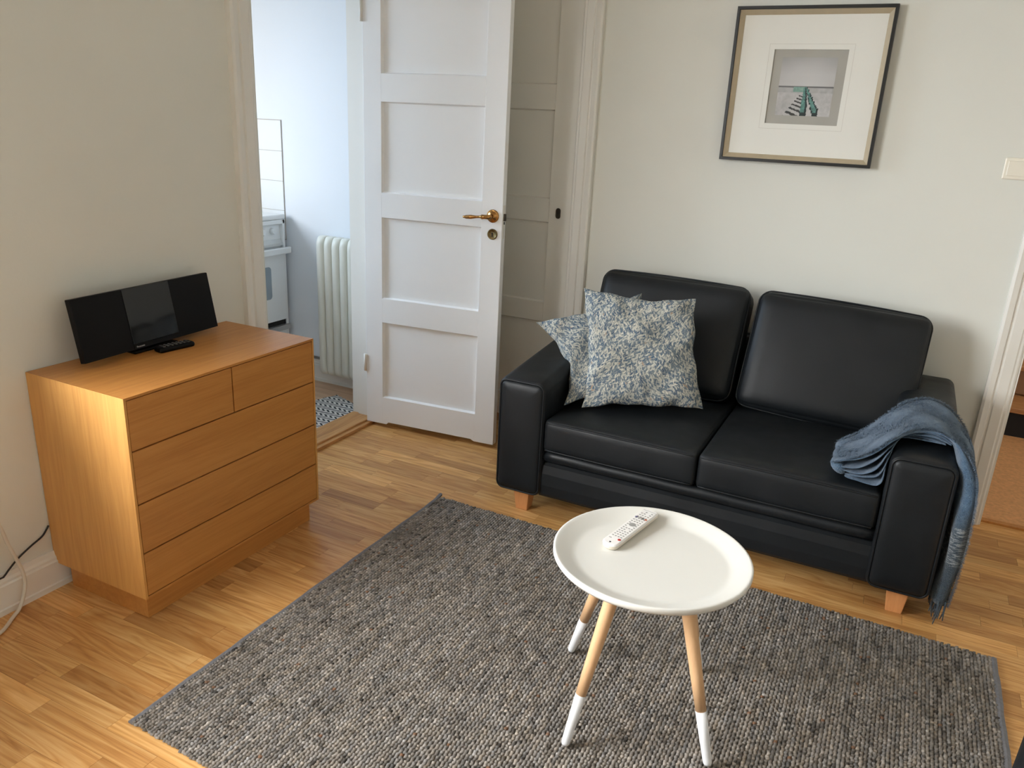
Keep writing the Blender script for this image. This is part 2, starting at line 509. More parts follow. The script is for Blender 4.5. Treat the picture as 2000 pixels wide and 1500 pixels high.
w = MB()
DY0, DY1, DTOP = 2.435, 3.215, 2.27       # kitchen doorway (rough opening)
W0, W1, WZ0, WZ1 = -0.62, 1.04, 0.82, 2.25  # window opening
w.box((KX, FY - .1, 0), (WX, W0, CH)); w.box((KX, W0, 0), (WX, W1, WZ0)); w.box((KX, W0, WZ1), (WX, W1, CH))
w.box((KX, W1, 0), (WX, DY0, CH)); w.box((KX, DY0, DTOP), (WX, DY1, CH)); w.box((KX, DY1, 0), (WX, BY + .12, CH))
struct('wall_left', w, M['wall'], 'off-white left wall with the kitchen doorway', 'wall')
CX0, CX1, CTOP = -2.15, -1.478, 2.27       # closet opening
HX0, HX1, HTOP = 0.50, 1.32, 2.12          # hallway opening
w = MB()
w.box((WX, BY, 0), (CX0, BY + .12, CH)); w.box((CX0, BY, CTOP), (CX1, BY + .12, CH)); w.box((CX1, BY, 0), (HX0, BY + .12, CH))
w.box((HX0, BY, HTOP), (HX1, BY + .12, CH)); w.box((HX1, BY, 0), (RX + .1, BY + .12, CH))
struct('wall_back', w, M['wall'], 'off-white back wall behind the black sofa', 'wall')
w = MB().box((RX, FY - .1, 0), (RX + .1, BY, CH))
struct('wall_right', w, M['wall'], 'off-white right wall outside the photo', 'wall')
w = MB().box((WX, FY - .1, 0), (RX, FY, CH))
struct('wall_front', w, M['wall'], 'off-white wall behind the camera', 'wall')
w = MB().box((KX, FY - .1, CH), (RX + .1, BY + .12, CH + .1))
struct('ceiling', w, M['ceil'], 'white ceiling of the living room', 'ceiling')

# closet interior back (behind the closed closet door)
w = MB().box((CX0 - .05, BY + .12, 0), (CX1 + .05, BY + .14, CTOP + .05))
struct('wall_closet', w, M['dark'], 'dark closet backing behind the closed door', 'wall')

# ------------------------------------------------------------------ parquet floor
SW = 0.0672
floor = MB().box((KX + .02, FY - .1, -0.06), (RX + .1, BY + .06, -0.0125)).build('floor', M['subfloor'])
tag(floor, 'oak strip parquet floor of the living room', 'floor', kind='structure')
LENS = [0.27, 0.34, 0.41, 0.48, 0.56]
strips = []
y = 3.048 - SW * 70
while y < BY + 0.05:
    if y > FY - SW:
        x = WX - 0.02 - rnd.random() * 0.4
        while x < RX:
            L = rnd.choice(LENS)
            strips.append((x, y, L))
            x += L
    y += SW
def rug_cover(x, y): return -1.58 < x < 0.48 and 1.1 < y < 2.58
def furn(x, y): return (-2.34 < x < -1.95 and 1.43 < y < 2.17) or (-1.1 < x < 0.05 and y > 2.95)
scored = []
for s in strips:
    x, y, L = s
    pts = [project((xx, yy, 0)) for xx in (x, x + L / 2, x + L) for yy in (y, y + SW)]
    vis = 0
    for i, xx in enumerate(np.linspace(x + .01, x + L - .01, 7)):
        p = project((xx, y + SW / 2, 0))
        if p and 0 <= p[0] <= 2000 and 0 <= p[1] <= 1500 and not rug_cover(xx, y + SW / 2) and not furn(xx, y + SW / 2) and xx > WX and y < BY: vis += 1
    if vis and all(pts):
        a, b, c = pts[0], pts[4], pts[1]
        ar = abs((b[0] - a[0]) * (c[1] - a[1]) - (b[1] - a[1]) * (c[0] - a[0])) * vis / 7
    else: ar = 0
    scored.append((ar, s))
scored.sort(key=lambda q: -q[0])
G = 0.00035
pl_mesh = {}
for L in LENS:
    me = MB().box((G, G, -0.012), (L - G, SW - G, 0)).mesh('plank')
    me.materials.append(M['oakfloor']); pl_mesh[L] = me
rest = MB()
for i, (ar, (x, y, L)) in enumerate(scored):
    inside = x >= WX - 0.1 and x + L <= RX + .09 and y + SW <= BY + .05
    if i < 296 and ar > 0:
        o = link_mesh('plank', pl_mesh[L], None, floor); o.location = (x, y, 0)
    else:
        rest.box((x + G, y + G, -0.012), (x + L - G, y + SW - G, 0))
tag(rest.build('plank_field', M['oakfloor'], floor), kind='stuff')

# ------------------------------------------------------------------ baseboards, casings, doors
def baseboard(name, a, b, normal, label, h=0.13, th=0.022):
    """a,b: floor points on the wall face; moulded board with a shoe strip"""
    a = Vector(a); b = Vector(b); n = Vector(normal)
    prof = [(0, 0), (th + .004, 0), (th + .004, .018), (th, .022), (th, h - .035), (th * .75, h - .030), (th * .75, h - .022), (th * .5, h - .014), (th * .35, h), (0, h)]
    ra = [tuple(a + n * p + Vector((0, 0, q))) for p, q in prof]; rb = [tuple(b + n * p + Vector((0, 0, q))) for p, q in prof]
    return tag(MB().loft([ra, rb]).build(name, M['trim']), label, 'baseboard', kind='structure')
baseboard('baseboard_left', (WX, FY, 0), (WX, 2.30, 0), (1, 0, 0), 'white moulded baseboard along the left wall beside the chest')
baseboard('baseboard_back', (CX1 + .095, BY, 0), (HX0 - .095, BY, 0), (0, -1, 0), 'white moulded baseboard along the back wall behind the sofa')
baseboard('baseboard_right', (RX, BY, 0), (RX, FY, 0), (-1, 0, 0), 'white moulded baseboard along the right wall')
baseboard('baseboard_front', (RX, FY, 0), (WX, FY, 0), (0, 1, 0), 'white moulded baseboard on the wall behind the camera')
baseboard('baseboard_corner', (WX, DY1 + .10, 0), (WX, BY, 0), (1, 0, 0), 'short white baseboard in the corner behind the open door')

def casing_profile(wd):
    # (across, out): from the opening edge outwards
    return [(0, 0), (0, .012), (.006, .016), (.014, .016), (.020, .020), (wd * .55, .022), (wd * .60, .016), (wd * .66, .016), (wd * .70, .024), (wd * .9, .028), (wd, .024), (wd, 0)]
def casing(name, axis, face, out, e0, e1, top, wd, label):
    """door casing: two uprights and a head. axis 'x' or 'y' = direction along the wall"""
    root = thing(name, (face if axis == 'y' else (e0 + e1) / 2, (e0 + e1) / 2 if axis == 'y' else face, 0), label, 'door frame', kind='structure')
    prof = casing_profile(wd)
    def pt(a, o, z): return (face + out * o, a, z) if axis == 'y' else (a, face + out * o, z)
    for (e, s) in ((e0, -1), (e1, 1)):
        r0 = [pt(e + s * p, o, 0) for p, o in prof]; r1 = [pt(e + s * p, o, top + p) for p, o in prof]
        MB().loft([r0, r1]).build('upright', M['trim'], root)
    r0 = [pt(e0 - p, o, top + p) for p, o in prof]; r1 = [pt(e1 + p, o, top + p) for p, o in prof]
    MB().loft([r0, r1]).build('head', M['trim'], root)
    return root
kc = casing('trim_1', 'y', WX, 1, DY0 - .02, DY1 - .0, DTOP, 0.112, 'white moulded casing around the kitchen doorway')
# jamb lining of the kitchen doorway
MB().box((KX - .005, DY0 - .045, 0), (WX + .010, DY0 - .021, DTOP)).build('jamb', M['trim'], kc)
j = MB(); j.box((KX - .005, DY1 - .012, 0), (WX + .004, DY1 + .01, DTOP)); j.box((KX + .03, DY1 - .024, 0), (WX - .055, DY1 - .010, DTOP))
j.build('jamb', M['trim'], kc)
MB().box((KX - .005, DY0, DTOP - .02), (WX + .004, DY1, DTOP)).build('jamb', M['trim'], kc)
MB().box((KX - .02, DY1 - .005, 0), (KX - .002, DY1 + .09, DTOP + .08)).build('kitchen_casing', M['trim'], kc)
s = MB().box((KX - .015, DY0, 0.0), (WX - .025, DY1 - .012, .026)).build('threshold', M['sill'], bevel=.003)
tag(s, 'oak threshold board in the kitchen doorway', 'threshold', kind='structure')
MB().box((WX - .025, DY0, 0), (WX + .0, DY1 - .012, .016)).build('trim_strip', M['sill'], s, bevel=.002)

cc = casing('trim_2', 'x', BY, -1, CX0 + .012, CX1 - .012, CTOP - .012, 0.098, 'white moulded casing around the closet door beside the sofa')
hc = casing('trim_3', 'x', BY, -1, HX0, HX1, HTOP, 0.098, 'white moulded casing around the hallway doorway right of the sofa')
MB().box((HX0 - .012, BY - .008, 0), (HX0 + .008, BY + .13, HTOP)).build('jamb', M['trim'], hc)
MB().box((HX1 - .008, BY - .008, 0), (HX1 + .012, BY + .13, HTOP)).build('jamb', M['trim'], hc)

def panel_door(name, width, z0, z1, stile, panels, mat, th, label, notch=False):
    """local u along width (x), front face at y=0 facing -y, thickness towards +y; origin at hinge on floor"""
    root = thing(name, (0, 0, 0), label, 'door', kind='structure')
    rec = 0.016
    for (u0, u1) in ((0, stile[0]), (width - stile[1], width)):
        MB().box((u0, 0, z0), (u1, th, z1)).build('stile', mat, root, bevel=.0015)
    zs = [z0] + [q for p in panels for q in p] + [z1]
    for k in range(0, len(zs), 2):
        if k == 0 and notch:
            mb = MB()
            a, b = stile[0], width - stile[1]
            prof = [(a, z0), (a + .02, z0), (a + .03, z0 + .012), (b - .02, z0 + .010), (b + .0, z0), (b, zs[1]), (a, zs[1])]
            mb.loft([[(u, 0, z) for u, z in prof], [(u, th, z) for u, z in prof]])
            mb.build('rail', mat, root)
        else:
            MB().box((stile[0], 0, zs[k]), (width - stile[1], th, zs[k + 1])).build('rail', mat, root)
    for (a, b) in panels:
        u0, u1 = stile[0], width - stile[1]
        m = .006
        mb = MB()
        # sloped moulding into a flat recessed field, both sides
        for (yf, yr) in ((0.001, rec), (th - .001, th - rec)):
            o = [(u0, yf, a), (u1, yf, a), (u1, yf, b), (u0, yf, b)]
            i = [(u0 + m, yr, a + m), (u1 - m, yr, a + m), (u1 - m, yr, b - m), (u0 + m, yr, b - m)]
            n = len(mb.v); mb.v += o + i
            mb.f += [tuple(n + q for q in f) for f in ((0, 1, 5, 4), (1, 2, 6, 5), (2, 3, 7, 6), (3, 0, 4, 7), (4, 5, 6, 7))]
        mb.build('panel', mat, root)
    return root

# open kitchen door, hinged on the right jamb and swung into the room
LW = 0.718
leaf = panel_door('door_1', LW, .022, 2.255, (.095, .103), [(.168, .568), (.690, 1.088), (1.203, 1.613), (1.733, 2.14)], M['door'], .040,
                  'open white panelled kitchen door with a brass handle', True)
hinge = Vector((-2.363, 3.137, 0)); ang = math.atan2(3.208 - 3.137, -1.650 + 2.363)
# hardware in leaf coordinates
hz = 1.142; hu = 0.672
h = MB(); h.lathe([(.0, -.015), (.013, -.015), (.016, -.009), (.022, -.009), (.024, -.006), (.027, -.0075), (.0295, -.004), (.0295, 0.0)], (hu, 0, hz), 'y', 28)
rose = h.build('rosette', M['brass'], leaf, smooth=True)
h = MB(); h.tube([(hu, -.010, hz), (hu, -.045, hz), (hu - .006, -.052, hz - .001)], [.009, .010, .009], 12)
h.tube([(hu + .004, -.050, hz), (hu - .022, -.051, hz - .001), (hu - .034, -.052, hz - .002), (hu - .040, -.052, hz - .002), (hu - .060, -.053, hz - .004), (hu - .085, -.054, hz - .006), (hu - .110, -.054, hz - .008), (hu - .118, -.054, hz - .008), (hu - .124, -.054, hz - .008)],
       [.010, .010, .011, .006, .006, .0095, .0085, .0055, .0055], 14)
h.build('lever', M['brass'], leaf, smooth=True)
kz = hz - .082; ku = hu + .001
h = MB(); h.lathe([(.0, -.004), (.019, -.004), (.021, -.006), (.024, -.005), (.025, 0)], (ku, 0, kz), 'y', 28)
esc = h.build('escutcheon', M['brass_dark'], leaf, smooth=True)
h = MB(); h.lathe([(.0, -.0050), (.004, -.0050), (.004, -.001)], (ku, 0, kz + .004), 'y', 12); h.box((ku - .002, -.0050, kz - .010), (ku + .002, -.001, kz + .004))
h.build('keyhole', M['dark'], esc)
MB().box((LW - .0005, .010, hz - .02), (LW + .010, .026, hz + .012)).build('latch', M['bronze'], leaf, bevel=.002)
MB().box((LW - .0005, .008, hz - .10), (LW + .0015, .030, hz + .05)).build('latch_plate', M['trim'], leaf)
MB().box((LW - .0005, .016, hz - .036), (LW + .004, .024, hz - .024)).build('bolt', M['bronze'], leaf)
for zz in (.30, 1.95):
    MB().lathe([(.0, 0), (.007, 0), (.007, .09), (.0, .09)], (-.004, -.004, zz), 'z', 10).build('hinge', M['trim'], leaf, smooth=True)
leaf.location = hinge; leaf.rotation_euler = (0, 0, ang)

# closed closet door in the back wall
CW = CX1 - CX0 - .03
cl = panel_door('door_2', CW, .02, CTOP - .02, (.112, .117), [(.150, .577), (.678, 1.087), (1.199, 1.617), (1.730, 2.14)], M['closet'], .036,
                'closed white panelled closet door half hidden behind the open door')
eu = CW - .066
h = MB(); h.loft([[(eu + a * 1.0, -.001, 1.133 + b) for a, b in rrect(.026, .052, .012)], [(eu + a * .9, -.005, 1.133 + b * .9) for a, b in rrect(.026, .052, .012)]])
es = h.build('escutcheon', M['bronze'], cl)
h = MB(); h.box((eu - .003, -.0065, 1.12), (eu + .003, -.004, 1.143)); h.build('keyhole', M['dark'], es)
cl.location = (CX0 + .015, BY - .004, 0)

# window in the left wall (outside the photo, lets the daylight in)
wr = thing('window_1', (WX, (W0 + W1) / 2, WZ0), 'white framed window in the left wall nearest the camera', 'window', kind='structure')
xm = KX + .05
f = MB(); t_ = .06
f.box((xm - .03, W0, WZ0), (xm + .03, W0 + t_, WZ1)); f.box((xm - .03, W1 - t_, WZ0), (xm + .03, W1, WZ1)); f.box((xm - .03, W0 + t_, WZ0), (xm + .03, W1 - t_, WZ0 + t_)); f.box((xm - .03, W0 + t_, WZ1 - t_), (xm + .03, W1 - t_, WZ1))
f.build('window_frame', M['trim'], wr)
ym = (W0 + W1) / 2
MB().box((xm - .03, ym - .035, WZ0 + t_), (xm + .03, ym + .035, WZ1 - t_)).build('mullion', M['trim'], wr)
for (a, b) in ((W0 + t_, ym - .035), (ym + .035, W1 - t_)):
    MB().box((xm - .003, a, WZ0 + t_), (xm + .003, b, WZ1 - t_)).build('pane', M['glass'], wr)
MB().box((xm, W0 - .04, WZ0 - .03), (WX + .08, W1 + .04, WZ0)).build('window_sill', M['trim'], wr, bevel=.004)

# ------------------------------------------------------------------ kitchen beyond the doorway
struct('floor_kitchen', MB().box((KL - .1, 1.2, -.04), (KX - .015, KY + .02, 0.0)), M['kfloor'], 'pale wood-look kitchen floor beyond the doorway', 'floor')
kb = struct('wall_kitchen_back', MB().box((KL - .1, KY, 0), (KX, KY + .1, CH)), M['kwall'], 'white kitchen wall behind the radiator', 'wall')
w = MB(); a0, a1, z0, z1 = 1.75, 2.80, 1.15, 2.25
w.box((KL - .1, 1.2, 0), (KL, a0, CH)); w.box((KL - .1, a0, 0), (KL, a1, z0)); w.box((KL - .1, a0, z1), (KL, a1, CH)); w.box((KL - .1, a1, 0), (KL, KY, CH))
struct('wall_kitchen_left', w, M['kwall'], 'white kitchen wall behind the stove with the kitchen window', 'wall')
struct('wall_kitchen_front', MB().box((KL - .1, 1.1, 0), (KX, 1.2, CH)), M['kwall'], 'white kitchen end wall hidden by the chest', 'wall')
struct('ceiling_kitchen', MB().box((KL - .1, 1.1, CH), (KX, KY + .1, CH + .08)), M['ceil'], 'white kitchen ceiling', 'ceiling')
wr = thing('window_2', (KL, (a0 + a1) / 2, z0), 'white framed kitchen window above the worktop', 'window', kind='structure')
f = MB(); xm = KL - .06
f.box((xm - .02, a0, z0), (xm + .02, a0 + .05, z1)); f.box((xm - .02, a1 - .05, z0), (xm + .02, a1, z1)); f.box((xm - .02, a0 + .05, z0), (xm + .02, a1 - .05, z0 + .05)); f.box((xm - .02, a0 + .05, z1 - .05), (xm + .02, a1 - .05, z1))
f.build('window_frame', M['trim'], wr)
MB().box((xm - .003, a0 + .05, z0 + .05), (xm + .003, a1 - .05, z1 - .05)).build('pane', M['glass'], wr)
bb = baseboard('baseboard_kitchen', (KX, KY, 0), (KL, KY, 0), (0, -1, 0), 'white baseboard under the kitchen radiator', .132, .02)
# tiles
g = MB().box((-3.268 - .172 * 3.6, KY - .0035, .83), (-3.266, KY, 1.503)).build('tile_grout', M['grout'], kb)
tm = MB().box((.0012, -.007, .0012), (.1708, -.002, .1658)).mesh('tile'); tm.materials.append(M['tile'])
for c_ in range(3):
    for r_ in range(4):
        o = link_mesh('tile', tm, None, kb); o.location = (-3.268 - .172 * (c_ + 1), KY, 1.50 - .167 * (r_ + 1))

# stove, front facing +x
SX, SY1, SY0 = -3.245, 3.545, 3.0
st = thing('stove', (SX - .3, (SY0 + SY1) / 2, 0), 'white enamel stove with oven beyond the kitchen doorway', 'stove')
b = MB(); b.box((KL + .02, SY0, .06), (SX - .022, SY1, .955)); b.box((SX - .022, SY0, .80), (SX, SY0 + .02, .955)); b.box((SX - .022, SY1 - .018, .06), (SX, SY1, .955)); b.box((SX - .022, SY0, .93), (SX, SY1, .955)); b.box((SX - .022, SY0, .06), (SX, SY0 + .018, .80))
b.build('body', M['enamel'], st, bevel=.003)
MB().box((KL + .02, SY0 - .004, .956), (SX + .004, SY1 + .002, .985)).build('hob', M['enamel'], st, bevel=.008)
for (dx, dy) in ((.15, .14), (.15, .40), (.42, .14), (.42, .40)):
    MB().lathe([(.0, 0), (.075, 0), (.075, .010), (.0, .012)], (SX - dx, SY0 + dy, .985), 'z', 24).build('burner', M['dark'], st, smooth=False)
b = MB(); b.add([(SX - .002, SY0 + .02, .805), (SX - .002, SY1 - .02, .805), (SX - .002, SY1 - .02, .82), (SX - .002, SY0 + .02, .82), (SX - .024, SY0 + .02, .845), (SX - .024, SY1 - .02, .845), (SX - .024, SY0 + .02, .93), (SX - .024, SY1 - .02, .93)],
          [(0, 1, 2, 3), (3, 2, 5, 4), (4, 5, 7, 6)])
b.build('control_panel', M['enamel_grey'], st)
for k in range(5):
    yk = SY1 - .085 - k * .085
    MB().lathe([(.0, .022), (.016, .022), (.019, .016), (.019, .0), (.0, .0)], (SX - .020, yk, .893), 'x', 20).build('knob', M['enamel'], st, smooth=False)
od = MB().box((SX - .024, SY0 + .02, .365), (SX + .004, SY1 - .02, .785)).build('oven_door', M['enamel'], st, bevel=.004)
wl = [(SX + .0045, 3.10 + .16 + a, .60 + b_) for a, b_ in rrect(.30, .19, .02)]
MB().loft([wl, [(SX + .0065, p[1], p[2]) for p in wl]]).build('oven_window', M['ovenglass'], od)
hb = MB(); hb.box((SX + .022, SY0 + .005, .762), (SX + .042, SY1 + .004, .800)); hb.box((SX + .0, SY1 - .04, .770), (SX + .03, SY1 - .02, .792)); hb.box((SX + .0, SY0 + .02, .770), (SX + .03, SY0 + .04, .792))
hb.build('oven_handle', M['enamel'], od, bevel=.006)
MB().box((SX - .022, SY0 + .02, .335), (SX - .006, SY1 - .02, .365)).build('vent_slot', M['dark'], st)
dr = MB().box((SX - .022, SY0 + .02, .075), (SX + .002, SY1 - .02, .300)).build('drawer', M['enamel'], st, bevel=.003)
MB().box((SX - .002, SY0 + .01, .302), (SX + .014, SY1 + .002, .334)).build('drawer_handle', M['steel'], st, bevel=.004)
MB().box((KL + .02, SY0 + .01, 0), (SX - .05, SY1 - .01, .062)).build('plinth', M['dark'], st)

# kitchen worktop beside the stove, below the window
kc2 = thing('base_cabinet', (KL + .3, 2.2, 0), 'white kitchen base cabinet left of the stove, hidden by the doorway casing', 'cabinet')
MB().box((KL + .01, 1.22, .08), (KL + .58, SY0 - .02, .86)).build('body', M['enamel'], kc2)
for k in range(3):
    MB().box((KL + .58, 1.25 + .57 * k, .10), (KL + .60, 1.80 + .57 * k, .84)).build('cabinet_door', M['enamel'], kc2, bevel=.003)
MB().box((KL + .01, 1.22, 0), (KL + .54, SY0 - .02, .08)).build('plinth', M['dark'], kc2)
tag(MB().box((KL + .01, 1.22, .86), (KL + .62, SY0 - .012, .895)).build('worktop', M['sill'], bevel=.004), 'wooden kitchen worktop left of the stove', 'worktop')

# radiator on the kitchen back wall
ra = thing('radiator', (-2.72, KY - .08, 0), 'cream column radiator on the kitchen wall', 'radiator')
RP = .0535; rx0 = -2.945
cm = MB(); rings = []
for i in range(0, 9):
    a = PI / 2 * i / 8
    rings.append([(p * 1.0, q * (0.35 + .65 * math.sin(a)), .088 + .045 * (1 - math.cos(a))) for p, q in rrect(RP - .003, .105, .022, 4)])
for i in range(0, 11):
    a = PI / 2 * i / 10
    rings.append([(p * (1 - .35 * (i / 10) ** 4), q * (0.28 + .72 * math.cos(a)) - .012 * (1 - math.cos(a)) * 0, .842 + .056 * math.sin(a)) for p, q in rrect(RP - .003, .105, .022, 4)])
cm.loft(rings)
cme = cm.mesh('column'); cme.materials.append(M['radiator']); cme.polygons.foreach_set('use_smooth', [True] * len(cme.polygons))
for k in range(8):
    o = link_mesh('column', cme, None, ra); o.location = (rx0 + RP / 2 + RP * k + 2.72, .0, 0)
    o.matrix_parent_inverse = Matrix.Identity(4)
MB().tube([(rx0 - .02, KY - .08, .135), (rx0 + .02, KY - .08, .135)], .010, 10).build('valve_stub', M['steel'], ra, smooth=True)
MB().tube([(rx0 - .16, KY - .035, .152), (rx0 - .02, KY - .035, .152), (rx0 - .01, KY - .08, .135)], .009, 10).build('pipe', M['steel'], ra, smooth=True)
for k in (1, 6):
    MB().box((rx0 + RP * k, KY - .03, .70), (rx0 + RP * k + .03, KY - .002, .74)).build('bracket', M['radiator'], ra)

# zigzag mat on the kitchen floor
mm = MB(); N = 40
a_, b_, c_, d_ = Vector((-2.505, 2.55, 0)), Vector((-2.52, 3.30, 0)), Vector((-2.775, 3.40, 0)), Vector((-3.05, 2.60, 0))
def matpt(u, v):
    p = a_.lerp(b_, u).lerp(d_.lerp(c_, u), v)
    return (p.x + .004 * math.sin(u * 60) * (v > .98 or v < .02), p.y + .004 * math.sin(v * 40) * (u > .98), .0065 + .0022 * math.sin(9 * u + 3) * math.sin(7 * v + 1))
top = [matpt(i / N, j_ / N) for i in range(N + 1) for j_ in range(N + 1)]
fc = [(i * (N + 1) + j_, i * (N + 1) + j_ + 1, (i + 1) * (N + 1) + j_ + 1, (i + 1) * (N + 1) + j_) for i in range(N) for j_ in range(N)]
mm.add(top, fc)
mo = mm.build('cotton_mat', M['zigzag'], smooth=True)
sd = mo.modifiers.new('thick', 'SOLIDIFY'); sd.thickness = .004; sd.offset = 0
tag(mo, 'black and white zigzag cotton mat on the kitchen floor', 'mat')

# ------------------------------------------------------------------ hallway beyond the right doorway
struct('floor_hallway', MB().box((-.3, BY + .055, -.04), (2.3, 6.6, .006)), M['hfloor'], 'orange-brown hallway floor beyond the right doorway', 'floor')
s = MB().box((HX0 + .006, BY + .03, -.005), (HX1 - .006, BY + .058, .012)).build('threshold', M['oak_h'], bevel=.003)
tag(s, 'narrow wooden threshold strip in the hallway doorway', 'threshold', kind='structure')
struct('wall_hallway_left', MB().box((-.4, BY + .12, 0), (-.3, 6.6, CH)), M['wall'], 'off-white left wall of the hallway', 'wall')
struct('wall_hallway_right', MB().box((2.3, BY + .12, 0), (2.4, 6.6, CH)), M['wall'], 'off-white right wall of the hallway', 'wall')
struct('wall_hallway_back', MB().box((-.4, 6.6, 0), (2.4, 6.7, CH)), M['wall'], 'off-white end wall of the hallway behind the stairs', 'wall')
struct('ceiling_hallway', MB().box((-.4, BY + .12, CH), (2.4, 6.7, CH + .1)), M['ceil'], 'white hallway ceiling', 'ceiling')
sr = thing('staircase', (1.2, 5.3, 0), 'wooden stairs with a black bottom riser in the hallway', 'stairs')
for k in range(5):
    y0 = 4.96 + .26 * k; zb = .006 + .182 * k if k else .006; zt = .145 + .182 * k
    MB().box((.30, y0, zb), (2.25, y0 + .02, zt)).build('riser', M['dark'] if k == 0 else M['riser'], sr)
    MB().box((.28, y0 - .02, zt), (2.27, y0 + .275, zt + .030)).build('tread', M['tread'], sr, bevel=.006)
# ceiling lamp out of view, added to brighten the hallway
lm = thing('hall_fill_lamp', (1.1, 4.5, CH), 'unseen round ceiling lamp added to brighten the hallway', 'lamp')
t = NT('fill_glow'); em = t.n.new('ShaderNodeEmission'); em.inputs['Color'].default_value = (1, .80, .58, 1); em.inputs['Strength'].default_value = 22
t.t.links.new(em.outputs[0], t.n['Material Output'].inputs['Surface']); M['glow'] = t.m
MB().lathe([(.0, -.10), (.10, -.09), (.17, -.05), (.18, -.02), (.0, -.02)], (1.1, 4.5, CH), 'z', 32).build('fill_shade', M['glow'], lm, smooth=True)
MB().lathe([(.0, -.02), (.19, -.02), (.19, 0), (.0, 0)], (1.1, 4.5, CH), 'z', 32).build('base', M['trim'], lm)

# ------------------------------------------------------------------ chest of drawers
dx0, dx1, dy0, dy1, dz0, dz1 = WX + .004, -1.903, 1.392, 2.204, .087, .752
ch = thing('chest_of_drawers', ((dx0 + dx1) / 2, (dy0 + dy1) / 2, 0), 'oak veneer chest of five drawers against the left wall', 'chest of drawers')
E_ = .008
def xprism(prof): return MB().loft([[(dx0, y_, z_) for y_, z_ in prof], [(dx1, y_, z_) for y_, z_ in prof]])
# mitred corners: top and sides meet in a single sharp edge
xprism([(dy0 + .0004, dz1), (dy1 - .0004, dz1), (dy1 - E_, dz1 - E_), (dy0 + E_, dz1 - E_)]).build('top', M['oak_h'], ch)
xprism([(dy0, dz0), (dy0, dz1 - .0004), (dy0 + E_, dz1 - E_ - .0004), (dy0 + E_, dz0)]).build('side_panel', M['oak_v'], ch)
xprism([(dy1, dz0), (dy1, dz1 - .0004), (dy1 - E_, dz1 - E_ - .0004), (dy1 - E_, dz0)]).build('side_panel', M['oak_v'], ch)
MB().box((dx0, dy0 + E_, dz0), (dx1, dy1 - E_, dz0 + .008)).build('bottom_panel', M['oak_h'], ch)
MB().box((dx0 + .01, dy0 + E_, dz0 + .008), (dx1 - .02, dy1 - E_, dz1 - .0085)).build('carcass_core', M['oak_dark'], ch)
MB().box((dx0 + .045, dy0 + .022, 0), (dx1 - .028, dy1 - .026, dz0)).build('plinth', M['oak_h'], ch)
rows = [(.583, .7435), (.410, .583), (.2445, .410), (.0955, .2445)]
gp = .0024
for i, (za, zb) in enumerate(rows):
    cols = [(dy0 + E_, 1.80), (1.80, dy1 - E_)] if i == 0 else [(dy0 + E_, dy1 - E_)]
    for (ya, yb) in cols:
        MB().box((dx1 - .0195, ya + gp, za + gp), (dx1 - .0008, yb - gp, zb - gp)).build('drawer_front', M['oak_h'], ch, bevel=.0006)

# flat black stereo on the chest
hf = thing('stereo', (-2.23, 1.789, dz1), 'flat glossy black compact stereo leaning back on the chest', 'stereo')
yaw, tilt, pw, ph_ = .06, .178, .569, .203
# local frame: X along width, Z up the panel, -Y out of the front
ex = Vector((math.sin(-yaw), math.cos(yaw), 0)); wn = Vector((-math.cos(yaw), -math.sin(yaw), 0))
ez = Vector((0, 0, 1)) * math.cos(tilt) + wn * math.sin(tilt); ey = ez.cross(ex)
org = Vector((-2.231, 1.789, .772))
HM = Matrix(((ex.x, ey.x, ez.x, org.x), (ex.y, ey.y, ez.y, org.y), (ex.z, ey.z, ez.z, org.z), (0, 0, 0, 1)))
def hbox(a, b, name, mat, parent, bevel=0.0): return MB().box(a, b).xform(HM).build(name, mat, parent, bevel=bevel)
hbox((-pw / 2, .0, 0), (pw / 2, .022, ph_), 'body', M['blackplastic'], hf, .002)
for s_ in (-1, 1):
    a, b = sorted((s_ * pw / 2 * .998, s_ * .098 + (.0 if s_ > 0 else -.0)))
    hbox((a, -.002, .001), (b, .0, ph_ - .001), 'speaker_panel', M['blackplastic'], hf)
hbox((-.097, -.004, .018), (.097, .0, ph_ - .001), 'door_panel', M['screen'], hf, .001)
hbox((-.097, -.003, .001), (.097, .0, .017), 'control_strip', M['blackplastic'], hf)
# stand foot
MB().box((-2.325, 1.70, dz1), (-2.235, 1.88, dz1 + .010)).build('stand_foot', M['blackplastic'], hf, bevel=.004)
MB().box((-2.315, 1.72, dz1 + .008), (-2.285, 1.86, .90)).build('stand_post', M['blackplastic'], hf, bevel=.002)
cu = bpy.data.curves.new('lettering', 'FONT'); cu.body = 'Panasonic'; cu.size = .0085; cu.extrude = .0002
to = bpy.data.objects.new('lettering_tmp', cu); COL.objects.link(to)
bpy.context.view_layer.update()
me = bpy.data.meshes.new_from_object(to.evaluated_get(bpy.context.evaluated_depsgraph_get()))
bpy.data.objects.remove(to)
# text XY -> panel XZ
me.transform(HM @ Matrix(((1, 0, 0, -.088), (0, 0, -1, -.0034), (0, 1, 0, .0055), (0, 0, 0, 1))))
me.materials.clear(); link_mesh('lettering', me, M['silverprint'], hf)

